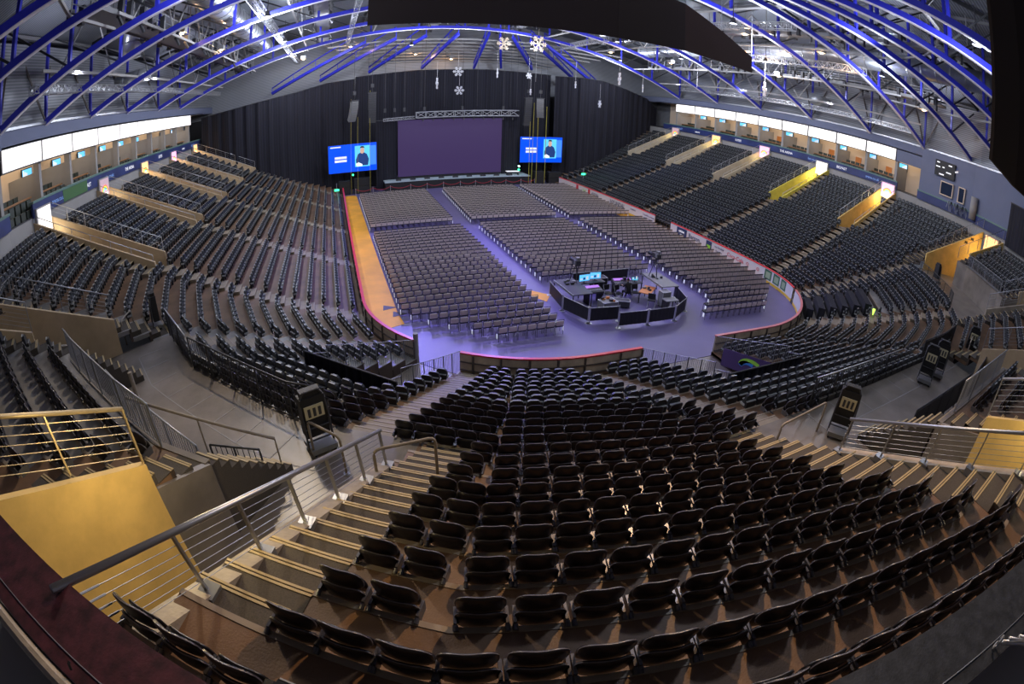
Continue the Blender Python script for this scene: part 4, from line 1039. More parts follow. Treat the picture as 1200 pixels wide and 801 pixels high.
for k, (x, y, z) in enumerate(((-15.9, 47.5, 1.25), (17.3, 46.5, 2.0))):
    t = thing('exit_sign', 'small green lit sign on a post at the %s side of the stage' % ('left', 'right')[k], 'sign', (x, y, 0)); g = MB(); g.tube([(0, 0, 0), (0, 0, z + 1)], .04, 6); g.build('post', m_alu, t)
    g = MB(); g.box(-.3, .3, -.04, .04, z, z + .25); g.build('sign_face', m_green, t)
# rope barrier
px = (-13.4, -11.1, -8.8, -6.1, -3.9, -1.7, .6, 2.7, 4.9, 7.0, 9.2, 11.2)
for k, x in enumerate(px):
    t = thing('rope_post', 'slim silver rope barrier post in front of the stage, %s from the left' % NUM[k], 'barrier post', (x, 49.4, 0), group='rope barrier posts before the stage')
    g = MB(); g.cyl((0, 0, 0), .17, .03, 12); g.build('base', m_alu, t); g = MB(); g.cyl((0, 0, .03), .03, .9, 8); g.cyl((0, 0, .93), .05, .07, 8); g.build('pole', m_alu, t)
    if k < len(px) - 1:
        nx = px[k + 1]; g = MB(); g.tube([(u * (nx - x), 0, .9 - .34 * 4 * u * (1 - u)) for u in [j / 8 for j in range(9)]], .03, 6); o = g.build('barrier_rope', m_rope); o.location = (x, 49.4, 0); tag(o, 'sagging red rope of the barrier before the stage, %s from the left' % NUM[k], 'rope', 'red barrier ropes')
# curtains
def curtain(P_, zb, zt, label, m=m_drape, amp=.13, fol=2.1, bow=0, name='curtain'):
    pts = [Vector((*p, 0)) for p in P_]; t = thing(name, label, 'curtain', (P_[0][0], P_[0][1], 0)); o0 = pts[0]; segs = []
    L = [0]
    for a, b in zip(pts, pts[1:]): L.append(L[-1] + (b - a).length)
    def at(s):
        for j in range(len(L) - 1):
            if s <= L[j + 1] + 1e-6: u = (s - L[j]) / (L[j + 1] - L[j]); return pts[j].lerp(pts[j + 1], u), (pts[j + 1] - pts[j]).normalized(), j, u
    n = int(L[-1] / .16)
    def fn(u, v):
        s = u * L[-1]; p, d, j, q = at(min(s, L[-1])); nr = Vector((-d.y, d.x, 0)); zz0 = zb[j] + (zb[j + 1] - zb[j]) * q; zz1 = zt[j] + (zt[j + 1] - zt[j]) * q
        f_ = amp * (sin(s * fol * 2) + .5 * sin(s * fol * 3.7 + 1) + .4 * sin(s * .9)); return tuple(p - o0 + nr * f_ + Vector((0, 0, zz0 + (zz1 - zz0) * v)))
    g = MB(); g.grid(fn, n, 2); g.build('drape_cloth', m, t, smooth=True)
    g = MB(); g.tube([pts[j] - o0 + Vector((0, 0, zt[j])) for j in range(len(pts))], .06, 6); g.build('curtain_track', m_dark, t); return t
curtain([(-34.6, 51.6), (-30, 50.4), (-25.5, 50.8), (-21, 52.2), (-17, 54.5), (-13, 55.5)], [8.0, 5.4, 3.6, 1.8, .1, 0], [13.4, 13.7, 14.2, 14.8, 15.7, 16.0], 'tall black curtain closing off the left stand beside the stage')
curtain([(-13, 56), (-4, 56.3), (6, 56.3), (16, 56)], [0, 0, 0, 0], [16.3, 16.9, 17.0, 16.6], 'tall black curtain behind the stage')
curtain([(16, 54.5), (19.5, 52.4), (23, 52.2), (28, 53.8), (33.5, 56.2), (37.5, 58.6)], [0, 1.4, 3.0, 5.4, 7.8, 9], [16.4, 16.4, 16.2, 15.4, 14.4, 13.0], 'tall black curtain closing off the right stand beside the stage')
curtain([(-10.4, 52.6), (-7.5, 52.6)], [.2, .2], [9.7, 9.7], 'narrow black side drape left of the large violet screen', amp=.05, fol=4)
curtain([(7.3, 52.6), (9.9, 52.6)], [.2, .2], [10.1, 10.1], 'narrow black side drape right of the large violet screen', amp=.05, fol=4)
# hanging banners overhead
def hanging(P_, zb, zt, label, m, joints=()):
    t = thing('roof_drape', label, 'drape', (*P_[0], zb[0])); o0 = Vector(t.location); g = MB()
    for j in range(len(P_) - 1):
        a, b = P_[j], P_[j + 1]; wall_line(a, b, zb[j], zt[j], zb[j + 1], zt[j + 1], .06, None, '', mb=g)
    rel(g, t).build('drape_cloth', m, t)
    for j in range(len(P_)):
        g = MB(); g.tube([Vector((*P_[j], zt[j])) - o0, Vector((*P_[j], zt[j] + 3.5)) - o0], .02, 5); g.build('suspension_wire', m_steel, t)
    return t
hanging([(-14.7, 7.0), (-8, 6.4), (-2, 6.3), (3.2, 7.2)], [16.0, 16.0, 16.0, 16.2], [19.6, 19.6, 19.6, 19.4], 'long black drape hanging from the roof at the top centre', m_banner)
hanging([(3.2, 7.2), (6.4, 7.4), (9.5, 7.66)], [16.2, 16.1, 16.0], [19.4, 18.3, 17.15], 'brownish black drape continuing the long drape to the right', mat('brown_black_cloth', (.045, .026, .02), .9))
g = MB(); g.tube([(0, 0, 0), (0, 0, 6)], .02, 5); o = g.build('drop_cable', m_steel); o.location = (10.2, 47.8, 15.0); tag(o, 'long vertical cable hanging from the long black roof drape', 'cable')
hanging([(-8.9, -15.75), (-7.6, -15.9), (-6.0, -16.6)], [12.52, 12.35, 12.1], [20, 20, 20], 'black drape hanging close to the camera at the top right corner', m_banner)

# ================================================================ SNOWFLAKES
def snowflake(x, y, z, r, rz, m, label):
    t = MB(); n = 6
    for k in range(n):
        a = 2 * pi * k / n; d = Vector((cos(a), 0, sin(a))); t.beam((0, 0, 0), d * r, .12 * r, .08, (0, 1, 0))
        for f_, l_ in ((.45, .3), (.7, .28)):
            for s_ in (-1, 1): e = Vector((cos(a + s_ * .95), 0, sin(a + s_ * .95))); t.beam(d * r * f_, d * r * f_ + e * r * l_, .1 * r, .08, (0, 1, 0))
    t.tube([(0, 0, r), (0, 0, r + 2.2)], .012, 4)
    o = t.build('snowflake', m); o.location = (x, y, z); o.rotation_euler.z = rz; tag(o, label, 'snowflake', 'snowflake decorations hanging from the roof')
for x, y, z, r, rz, m, lab in ((5.0, 46, 20.0, 1.0, .1, m_snowt, 'tan snowflake at the left of the pair under the long roof drape'), (9.7, 46, 20.3, 1.25, .15, m_snowt, 'largest tan snowflake, right of the pair under the long roof drape'),
    (-.3, 48, 16.1, .7, 0, m_snow, 'white snowflake above the stage, upper of the central pair'), (-.1, 48, 13.5, .65, 0, m_snow, 'white snowflake above the stage, lower of the central pair'),
    (-3.0, 48, 14.5, .85, 1.2, m_snow, 'turned white snowflake left of the central pair over the stage'), (4.9, 48, 16.0, .75, 1.4, m_snow, 'edge-on white snowflake right of the central pair over the stage'),
    (9.3, 48, 15.8, .45, .2, m_snow, 'small white snowflake above the right line array'), (9.6, 48, 13.5, .5, 1.0, m_snow, 'white snowflake beside the top of the right line array'),
    (15.2, 46, 14.9, .55, 1.3, m_snow, 'narrow edge-on snowflake in front of the right curtain'), (16.8, 42, 12.4, .55, 1.45, m_snow, 'lowest edge-on snowflake hanging before the right curtain'),
    (19.6, 42, 16.2, 1.0, 1.25, m_snow, 'large turned snowflake before the right end of the curtain'), (22.0, 40, 15.2, .6, .9, m_snow, 'small snowflake at the top of the right curtain'),
    (23.0, 30, 16.6, .8, .9, m_snow, 'white snowflake below the roof drape at the right'), (22.5, 18.5, 16.4, .85, .5, m_snow, 'white snowflake near the bright roof lamp at the right')):
    snowflake(x, y, z, r, rz, m, lab)

# ================================================================ ROOF
def zc(x): return 15.1 + 7.0 * (1 - (min(abs(x), 35.3) / 35.3) ** 2)
RIBS = [(11.0, 12.9), (18.1, 22.0), (26.0, 31.0), (35.2, 40.0), (43.6, 49.3)]
def rib(yl, yr, label, n=24):
    P_ = lambda x: Vector((x, yl + (yr - yl) * (x + 35.3) / 70.6, 0)); t = thing('roof_truss', label, 'truss', (-35.3, yl, 15.1), group='blue arched roof trusses'); o0 = Vector(t.location)
    xs = [-35.3 + 70.6 * j / n for j in range(n + 1)]
    g = MB(); gf = MB()
    for a, b in zip(xs, xs[1:]):
        p, q = P_(a) + Vector((0, 0, zc(a))), P_(b) + Vector((0, 0, zc(b))); g.beam(p - o0, q - o0, .30, .38); gf.beam(p - o0 - Vector((0, 0, .21)), q - o0 - Vector((0, 0, .21)), .31, .05)
    g.build('bottom_chord', m_blue, t); gf.build('bottom_flange', m_wht, t)
    g = MB()
    for a, b in zip(xs[::2], xs[2::2]): g.beam(P_(a) + Vector((0, 0, zdeck(a) - .5)) - o0, P_(b) + Vector((0, 0, zdeck(b) - .5)) - o0, .22, .26)
    g.build('top_chord', m_drail, t); g = MB(); g2 = MB()
    for j, a in enumerate(xs[::2]):
        p0, p1 = P_(a) + Vector((0, 0, zc(a))) - o0, P_(a) + Vector((0, 0, zdeck(a) - .5)) - o0; g.beam(p0, p1, .20, .20, (0, 1, 0))
        if 2 * j + 2 < len(xs):
            b = xs[2 * j + 2]; q0, q1 = P_(b) + Vector((0, 0, zc(b))) - o0, P_(b) + Vector((0, 0, zdeck(b) - .5)) - o0
            (g2.beam(p1, q0, .12, .12) if a < 0 else g2.beam(p0, q1, .12, .12))
    g.each('vertical_strut', m_blue, t); g2.each('diagonal_strut', m_drail, t)
    for sx in (-1, 1):
        g = MB(); p = P_(sx * 35.3) + Vector((0, 0, 15.1)) - o0; g.beam(p, p + Vector((sx * 1.1, 2.2, 5)), .12, .12); g.beam(p, p + Vector((sx * 1.1, -2.2, 5)), .12, .12); g.each('foot_brace', m_post, t)
for j, (a, b) in enumerate(RIBS): rib(a, b, 'blue arched roof truss spanning the hall, %s from the near end' % NUM[j])
def fan_rib(F, label, H=(0, 8.0, 22.1), n=14):
    t = thing('roof_truss', label, 'truss', (*F, 15.1), group='blue arched roof trusses'); o0 = Vector(t.location)
    def P_(u): return Vector((F[0] + (H[0] - F[0]) * u, F[1] + (H[1] - F[1]) * u, 15.1 + (H[2] - 15.1) * (1 - (1 - u) ** 2))) - o0
    def Q_(u): p = P_(u); return Vector((p.x, p.y, zdeck(p.x + o0.x) - .5 - o0.z))
    g = MB(); gf = MB(); us = [j / n for j in range(n + 1)]
    for a, b in zip(us, us[1:]): g.beam(P_(a), P_(b), .30, .38); gf.beam(P_(a) - Vector((0, 0, .21)), P_(b) - Vector((0, 0, .21)), .31, .05)
    g.build('bottom_chord', m_blue, t); gf.build('bottom_flange', m_wht, t); g = MB(); g1 = MB(); g2 = MB()
    for j, a in enumerate(us[::2]):
        g1.beam(P_(a), Q_(a), .2, .2, (0, 1, 0))
        if 2 * j + 2 <= n: b = us[2 * j + 2]; g.beam(Q_(a), Q_(b), .22, .26); g2.beam(Q_(a), P_(b), .12, .12)
    g.build('top_chord', m_drail, t); g1.each('vertical_strut', m_blue, t); g2.each('diagonal_strut', m_drail, t)
    g = MB(); e = Vector((-P_(.1).y, P_(.1).x, 0)).normalized() * 2.2; o_ = -Vector((P_(.1).x, P_(.1).y, 0)).normalized() * .9
    for s in (-1, 1): g.beam((0, 0, 0), o_ + e * s + Vector((0, 0, 5)), .12, .12)
    g.each('foot_brace', m_post, t)
for sd in (-1, 1):
    for j, F in enumerate(((35.3, 5.4), (35.3, -1.2), (33.3, -6.5), (29.5, -12), (24.5, -16), (17.5, -19.3), (9, -20.3))):
        fan_rib((sd * F[0], F[1]), 'blue arched truss of the near roof fan, %s from the %s side wall' % (NUM[j], 'left' if sd < 0 else 'right'))
# ring ties between the fan trusses
for j, u in enumerate((.22, .45, .68)):
    pts = []
    for sd, Fs in ((-1, ((35.3, 5.4), (35.3, -1.2), (33.3, -6.5), (29.5, -12), (24.5, -16), (17.5, -19.3), (9, -20.3))), (1, ((9, -20.3), (17.5, -19.3), (24.5, -16), (29.5, -12), (33.3, -6.5), (35.3, -1.2), (35.3, 5.4)))):
        for F in Fs: pts.append((sd * F[0] * (1 - u), F[1] + (8 - F[1]) * u, 15.4 + 7 * (1 - (1 - u) ** 2)))
    g = MB(); c0 = pts[0]
    for p, q in zip(pts, pts[1:]): g.beam(Vector(p) - Vector(c0), Vector(q) - Vector(c0), .13, .15)
    o = g.build('ring_tie', m_wallg); o.location = c0; tag(o, 'pale ring of ties linking the near roof fan, %s from the wall' % NUM[j], 'beam', 'ring ties of the near roof fan')
# fan ribs to the far end of the roof
for j, (x1, y1, z1) in enumerate(((-25, 57, 15.3), (-18, 57, 16.3), (-11, 57.5, 17.0), (-3.4, 57.5, 17.3), (4.3, 57.5, 17.3), (8.5, 57.5, 17.5), (13.4, 57.5, 17.5), (20.3, 57.5, 16.5), (25.8, 57.5, 14.8))):
    p, q = Vector((3.5 + (x1 - 3.5) * (.55 if x1 < 3 else .36), 48.5, 21.8 - .045 * abs(x1 - 3))), Vector((x1, y1, z1)); t = thing('hip_beam', 'blue sloping roof beam above the back curtain, %s from the left' % NUM[j], 'beam', q, group='fan of blue beams at the far roof end')
    g = MB(); g.beam((0, 0, 0), p - q, .30, .4); g.build('beam_web', m_blue, t); g = MB(); g.beam(Vector((0, 0, .8)), p - q + Vector((0, 0, 1.6)), .14, .14)
    for k in range(5): u = k / 4; g.beam((p - q) * u, (p - q) * u + Vector((0, 0, .8 + .8 * u)), .09, .09)
    g.build('upper_brace', m_blue, t)
for j in range(8):
    y = 50.5 + 1.55 * j; z = 21.0 - .33 * j; g = MB(); g.tube([(-17 + 1.2 * j, 0, -.6), (-8, 0, -.1), (2, 0, 0), (12, 0, -.1), (25 - j, 0, -.7)], .11, 6)
    o = g.build('purlin', m_wallg); o.location = (0, y, z); tag(o, 'pale tubular purlin crossing above the back curtain, %s towards the far end' % NUM[j], 'purlin', 'pale purlins over the stage')
for j in range(9):
    x0 = -18 + 4.4 * j; g = MB(); g.tube([(0, 0, 0), (6.5, 9.5, -1.6)], .09, 5); o = g.build('cross_brace', m_wallg); o.location = (x0, 51, 21.1); tag(o, 'pale diagonal roof brace above the back curtain, %s from the left' % NUM[j], 'brace', 'pale diagonal braces over the stage')
# longitudinal lattice beams and catwalks
box_truss((-32.4, 5.0, 16.4), (-32.4, 54, 16.4), .45, 'long pale ladder truss running below the roof at the left', 'ladder_truss', bays=110)
box_truss((33.0, 6.0, 16.2), (33.0, 46, 16.4), .45, 'long pale ladder truss running below the roof at the right', 'ladder_truss', bays=95)
box_truss((22.3, 6.0, 19.5), (22.3, 21, 19.7), .6, 'ladder truss below the middle of the right roof', 'ladder_truss', bays=26)
box_truss((15.2, 8.5, 21.2), (15.2, 18.5, 21.3), .6, 'short ladder truss high under the roof at the right', 'ladder_truss', bays=18)
box_truss((15.2, 38, 21.0), (15.2, 58, 20.6), .6, 'ladder truss under the roof right of the centre', 'ladder_truss', bays=30)
box_truss((-21.4, 6, 19.7), (-21.4, 58, 19.7), .5, 'long pale lattice beam coming down from the top left of centre', 'ladder_truss', bays=60)
box_truss((-14.4, 14, 21.1), (-14.4, 58, 20.9), .45, 'long pale lattice beam left of the long roof drape', 'ladder_truss', bays=50)
def catwalk(x, y0, y1, z, label, w_=1.4):
    t = thing('catwalk', label, 'catwalk', (x, y0, z)); L = y1 - y0
    g = MB(); g.box(-w_ / 2, w_ / 2, 0, L, -.06, 0); g.box(-w_ / 2 - .05, -w_ / 2, 0, L, -.16, .12); g.box(w_ / 2, w_ / 2 + .05, 0, L, -.16, .12); g.build('deck_grating', m_case, t)
    g = MB()
    for s in (-1, 1):
        for h in (.55, 1.05): g.tube([(s * w_ / 2, 0, h), (s * w_ / 2, L, h)], .028, 5)
        for j in range(int(L / 2) + 1): g.beam((s * w_ / 2, 2 * j, 0), (s * w_ / 2, 2 * j, 1.05), .05, .05)
    g.build('catwalk_railing', m_steel, t); g = MB()
    for j in range(int(L / 4) + 1): 
        for s in (-1, 1): g.beam((s * w_ / 2, 4 * j, 0), (s * w_ / 2, 4 * j, 4.2), .06, .06)
    g.each('hanger_rod', m_wallg, t); g = MB(); rn = random.Random(int(x * 10 + y0))
    for j in range(int(L / 1.1)):
        yy = 1.1 * j + rn.random() * .5; xx = (w_ / 2 + .15) * rn.choice((-1, 1)); h = .3 + rn.random() * .7; g.box(xx - .15, xx + .15, yy, yy + .3, -.3, h - .2)
        if rn.random() < .5: g.tube([(xx, yy, -.3), (xx + .2, yy + .1, -.75)], .1, 6)
    g.each('rigged_fixture', m_dark, t); return t
catwalk(-27.5, 2, 50, 18.6, 'grey catwalk under the left roof, outer one'); catwalk(-17.5, 14, 52, 21.2, 'grey catwalk under the left roof, inner one')
catwalk(27.5, 0, 46, 18.9, 'grey catwalk under the right roof, outer one'); catwalk(18.5, -6, 46, 21.4, 'grey catwalk under the right roof, inner one')
catwalk(-4, 16, 54, 22.6, 'catwalk high under the roof ridge, left of centre'); catwalk(7, 16, 54, 22.6, 'catwalk high under the roof ridge, right of centre')
for j, x in enumerate((-31, -26.5, -19.5, -11.5, 11.5, 19.0, 26.0, 31)):
    z = zc(x) + .25; t = thing('tie_beam', 'pale longitudinal tie between the roof trusses, %s from the left' % NUM[j], 'beam', (x, -16, z), group='pale ties between the roof trusses')
    g = MB(); g.beam((0, 20, 0), (0, 66, 0), .12, .16); g.build('tie_bar', m_wallg, t); g = MB(); zd = zdeck(x) - .7 - z
    for q in range(5): y = 22 + 7.4 * q; g.beam((0, y, 0), (0, y + 3.7, zd), .09, .09); g.beam((0, y + 7.4, 0), (0, y + 3.7, zd), .09, .09)
    g.build('tie_bracing', m_wallg if j % 2 else m_case, t)
# long cross purlins under the deck (each continuous), ducts
for j in range(13):
    x = -36 + 6 * j; g = MB(); g.beam((0, -24, 0), (0, 72, 0), .14, .24); o = g.build('roof_purlin', m_case); o.location = (x, 0, zdeck(x) - .25); tag(o, 'long grey roof purlin under the deck, %s from the left wall' % NUM[j], 'purlin', 'long purlins under the roof deck')
def duct(pts, r, label):
    o0 = Vector(pts[0]); t = thing('air_duct', label, 'duct', o0); V = [Vector(p) - o0 for p in pts]; g = MB(); g.tube(V, r, 20); g.build('duct_tube', m_duct, t, smooth=True); g = MB()
    for a, b in zip(V, V[1:]):
        n = max(1, int((b - a).length / 1.5)); d = (b - a).normalized()
        for k in range(n): p = a.lerp(b, (k + .5) / n); g.tube([p - d * .04, p + d * .04], r * 1.04, 20)
    g.build('duct_seams', m_steel, t)
duct([(-24.5, -4, 20.8), (-24.5, 44, 20.8)], 1.0, 'big round silver air duct running under the left roof')
duct([(-29.5, 13.0, 21.5), (-29.5, 13.0, 17.6)], .75, 'upright round duct at the upper left behind the trusses')
duct([(24.5, -6, 21.2), (24.5, 44, 21.0)], .95, 'big round silver air duct running under the right roof')
duct([(33.2, 20.3, 17.4), (35.8, 20.3, 17.4)], .7, 'round duct outlet on the right cladding wall')
duct([(-34.6, 22, 17.5), (-31.5, 22, 17.5)], .6, 'short round duct outlet on the left cladding wall')
# lamps with a warm glow on the catwalks
for j, (x, y, z, side) in enumerate(((-26.6, 15.5, 18.9, 'left'), (-26.4, 27.5, 18.9, 'left'), (-20.0, 48, 19.0, 'left'), (-14, 50, 20.3, 'left'), (-4.6, 56, 19.4, 'far'), (1.0, 58, 18.8, 'far'),
                                     (19.6, 9.0, 20.2, 'right'), (23.5, 17.5, 18.2, 'right'), (15.5, 14.5, 20.6, 'right'), (28.5, 2.6, 18.2, 'right'), (17, 40, 19.6, 'right'), (22, 34, 18.8, 'right'), (20.2, 18.8, 20.0, 'right'))):
    t = thing('roof_lamp', 'warm glowing lamp on the %s catwalks, %s in order' % (side, NUM[j]), 'lamp', (x, y, z), group='warm lamps under the roof')
    g = MB(); g.box(-.3, .3, -.35, .35, -.05, .35); g.build('lamp_housing', m_case, t); g = MB(); g.cyl((0, 0, -.13), .16, .08, 10); g.build('lamp_glass', m_lamp, t)
    light('roof_lamp_light', 'POINT', (x, y, z - .35), 160, (1, .6, .3), .15)
for i, (x, y) in enumerate(FLOODS):
    t = thing('flood_fixture', 'dark flood light hanging below the roof, %s of the grid' % NUM[i], 'lamp', (x, y, 19.3), group='flood lights below the roof'); g = MB(); g.cyl((0, 0, 0), .28, .45, 12, .12); g.tube([(0, 0, .4), (0, 0, 2.2)], .03, 5); g.build('lamp_hood', m_dark, t)

# ================================================================ BALCONY: RIBBON BOARD, BOXES, PANELS
def sidebox(sd, x0, x1, y0, y1, z0, z1, mb): mb.box(min(sd * x0, sd * x1), max(sd * x0, sd * x1), y0, y1, z0, z1); return mb
for sd in (-1, 1):
    S_ = 'left' if sd < 0 else 'right'; y0 = 8.3 if sd < 0 else 8.3
    t = thing('ribbon_board', 'navy ribbon board along the front of the %s balcony' % S_, 'ribbon board', (sd * 35.2, y0, 9.6))
    g = MB(); sidebox(sd, 35.12, 35.3, y0, 53, 9.6, 10.42, g); ring(g, RW - .18, RW, 9.6, 10.42, [1, 2, 3] if sd < 0 else [11, 10, 9]); rel(g, t).build('board_face', m_band, t)
    g = MB(); sidebox(sd, 35.05, 35.4, y0, 53, 10.42, 10.56, g); ring(g, RW - .25, RW + .1, 10.42, 10.56, [1, 2, 3] if sd < 0 else [11, 10, 9]); rel(g, t).build('top_rail', m_bandg, t)
    ads = ['arena.co.uk', 'BELFAST', 'live music', 'THE ARENA', 'park', 'SUITES', 'ice hockey', 'events', 'BELFAST']
    for k, s_ in enumerate(ads):
        yy = 11.8 + 4.6 * k; xd = (0, 1, 0) if sd < 0 else (0, -1, 0)
        text(s_, .42, Matrix.Translation(-Vector(t.location)) @ frame((sd * 35.105, yy, 9.98), xd, (0, 0, 1)), m_white if k % 2 else mat('pale_blue_print', (.2, .35, .7), .5, emit=(.2, .35, .7), estr=.4), t, 'ribbon_lettering')
    g = MB(); sidebox(sd, 35.1, 35.13, 12.5, 16.5, 9.62, 10.4, g)
    if sd < 0: rel(g, t).build('lime_print', mat('olive_green_print', (.06, .16, .05), .5), t)
    # lit white panels
    ys = [5.3, 10.2, 14.7, 19.3, 24.0, 28.6, 33.2, 37.8, 42.4, 48.4] if sd < 0 else [8.9, 13.2, 17.7, 22.3, 26.8, 31.2, 35.8, 40.4, 45.1, 50.0]
    for k, (a, b) in enumerate(zip(ys, ys[1:])):
        t = thing('light_panel', 'glowing white panel above the %s boxes, %s from the camera end' % (S_, NUM[k]), 'light panel', (sd * 35.3, a, 12.75), group='glowing panels on the %s wall' % S_)
        g = MB(); sidebox(sd, 35.2, 35.25, a + .11, b - .11, 12.77, 14.0, g); rel(g, t).build('panel_face', m_glow, t)
        g = MB(); sidebox(sd, 35.26, 35.6, a, b, 12.7, 14.05, g); rel(g, t).build('panel_case', m_dark, t)
    # boxes
    g = MB(); sidebox(sd, 38.6, 38.8, 3 if sd > 0 else -1, 56, 9.6, 14.1, g); struct(g, 'wall_boxes_back_' + S_, m_cream)
    g = MB(); sidebox(sd, 35.3, 38.8, 3 if sd > 0 else -1, 56, 14.05, 14.15, g); struct(g, 'ceiling_boxes', m_cream)
    for k, yy in enumerate(ys):
        g = MB(); sidebox(sd, 35.5, 36.0, yy - .16, yy + .16, 9.68, 12.75, g); sidebox(sd, 36.0, 38.6, yy - .06, yy + .06, 9.68, 12.2, g); o = rel_ = g
        c0 = (sd * 35.7, yy, 9.68); g.v = [(a - c0[0], b - c0[1], c - c0[2]) for a, b, c in g.v]; o = g.build('box_partition', m_wallg); o.location = c0; tag(o, 'pale column and partition between the %s boxes, %s from the camera end' % (S_, NUM[k]), 'partition', 'partitions of the %s boxes' % S_)
    for k in range(9):
        y = (12.5 if sd < 0 else 9.5) + 4.65 * k
        t = thing('television', 'wall television with blue picture in the %s boxes, %s from the camera end' % (S_, NUM[k]), 'television', (sd * 38.45, y, 12.3), group='televisions in the %s boxes' % S_)
        g = MB(); g.box(-.05, .05, -.72, .72, -.42, .42); g.build('casing', m_black, t); g = MB(); xx = -sd * .06
        g.box(xx - .01, xx + .01, -.66, .66, -.36, .36); g.build('picture', m_tv, t)
        g = MB()
        for q in range(3): g.box(xx - sd * .012 - .004, xx - sd * .012 + .004, -.6 + q * .22, -.44 + q * .22, -.15, .3 - .1 * q)
        g.build('picture_bars', m_white, t)
    for k, (a, b) in enumerate(zip(ys, ys[1:])):
        # counter and two rows of lounge chairs per box
        t = thing('bar_counter', 'brown topped counter in the %s boxes, %s from the camera end' % (S_, NUM[k]), 'counter', (sd * 36.3, a, 9.68), group='counters of the %s boxes' % S_)
        g = MB(); sidebox(sd, 36.15, 36.55, a + .5, b - .5, 10.75, 10.85, g); rel(g, t).build('counter_top', m_ctop, t); g = MB(); sidebox(sd, 36.3, 36.4, a + .5, b - .5, 9.68, 10.75, g); rel(g, t).build('counter_front', m_bseat, t)
        for r_, (xx, zz) in enumerate(((35.75, 9.7), (36.95, 10.15))):
            for q in range(5):
                yy = a + .8 + q * .72
                if yy > b - .5: continue
                g = MB(); g.prism([(-.28, -.27), (.28, -.27), (.28, .27), (-.28, .27)], 0, .45); g.box(-.3 if sd < 0 else .16, -.16 if sd < 0 else .3, -.27, .27, .45, 1.0)
                o = g.build('lounge_chair', m_bseat); o.location = (sd * xx, yy, zz); tag(o, 'dark lounge chair, %s seat, %s row, %s of the %s boxes' % (NUM[q], ('front', 'back')[r_], NUM[k], S_), 'chair', 'lounge chairs in the %s boxes' % S_)
    for k in range(5):
        light('box_light', 'AREA', (sd * 37.2, 10 + 9 * k, 13.9), 110, (1, .80, .58), rot=(0, 0, -1), size=(2.0, 7.0))
# orange doors and red poster in the boxes
for k, (y, z) in enumerate(((5.2, 9.7), (9.6 + 1.9, 9.7), (16.2, 9.7), (20.6, 9.7), (30.0, 9.7))):
    g = MB(); g.box(-.05, 0, -.45, .45, 0, 2.1); o = g.build('wooden_door', m_orange); o.location = (38.58, y, z); tag(o, 'orange wooden door at the back of the right boxes, %s from the camera end' % NUM[k], 'door', 'doors of the right boxes')
t = thing('wall_poster', 'red poster below a television in the left boxes', 'poster', (-38.55, 29.9, 10.3)); g = MB(); g.box(0, .04, -.9, .9, 0, 1.5); g.build('poster_sheet', mat('red_poster', (.6, .05, .06), .5), t)
for q in range(2): g = MB(); g.box(.04, .05, -.7, .7, .5 + .4 * q, .62 + .4 * q); g.build('poster_lines', m_white, t)
# posters at the heads of the passages
for sd in (-1, 1):
    for n in range(5):
        y = 9.4 + 10 * n; S_ = 'left' if sd < 0 else 'right'
        k_ = (n, sd)
        m = {(0, -1): m_glow, (1, 1): m_glow, (0, 1): m_pink, (2, -1): m_postal, (2, 1): m_pink, (3, -1): m_pink, (4, -1): m_postal, (3, 1): m_postal}.get(k_, mat('mauve_poster', (.5, .35, .4), .5, emit=(.5, .35, .42), estr=.5))
        t = thing('lit_doorway_sign', 'lit sign over the passage in the %s stand, %s from the camera end' % (S_, NUM[n]), 'sign', (sd * 35.1, y, 8.45))
        g = MB(); g.box(-.12, .12, -.98, .98, -.1, 1.62); g.build('sign_case', m_wallg, t); xx = -sd * .14; g = MB(); g.box(xx - .02, xx + .02, -.85, .85, 0, 1.52); g.build('sign_face', m, t)
        if m not in (m_glow,):
            for q, (cc) in enumerate(((1, .1, .05), (1, .75, .05), (.1, .8, .2), (.1, .4, 1))):
                g = MB(); r0_ = .62 - .11 * q
                for j in range(8):
                    a0, a1 = pi * j / 8, pi * (j + 1) / 8
                    g.add([(xx * 1.2, (r0_ - o_) * cos(a), .55 + (r0_ - o_) * .8 * sin(a)) for a, o_ in ((a0, 0), (a1, 0), (a1, .1), (a0, .1))], [(0, 1, 2, 3)])
                g.build('rainbow_band', mat('rainbow_print', cc, .5, emit=cc, estr=.9), t)
            g = MB(); g.box(xx * 1.25 - .005, xx * 1.25 + .005, -.5, .5, .2, .42); g.build('caption_bar', m_white, t)
        col = (1, .85, .35) if sd > 0 else (1, .86, .6)
        light('passage_light', 'POINT', (sd * 34.6, y, 8.1), (130 if n < 2 else 45) if sd > 0 else 50, col, .15)
        # railings along the passage
        for yy, nm in ((y - 1.0, 'near'), (y + 1.0, 'far')):
            ra, rb = Rk(14) - .4, 29.4
            slope_rail((sd * (CX + ra), yy), (sd * (CX + rb), yy), zf(ra) + .68, min(zf(rb) + .7, 9.3) - .05, 'pale railing, %s side of the %s passage along the %s stand' % (nm, NUM[n], S_), m_alu, 7, .8 if nm == 'far' else .35, 2 if nm == 'far' else 0, group=None)
        hoop((sd * (CX + 22.2), y + 1.2), (sd * (CX + 21.9), y + 2.2) if n else (sd * (CX + 21.9), y + 2.0), zk(14), .9, 'small hoop barrier beside the passage in the %s stand, %s from the camera end' % (S_, NUM[n]))
t = thing('lit_doorway_sign', 'orange lit sign over the passage in the right corner', 'sign', (*pt(1, 59, 29.5), 7.6), radians(-30))
g = MB(); g.box(-.12, .12, -1.1, 1.1, -.1, 1.75); g.build('sign_case', m_wallg, t); g = MB(); g.box(-.16, -.12, -.95, .95, 0, 1.6); g.build('sign_face', m_postal, t)
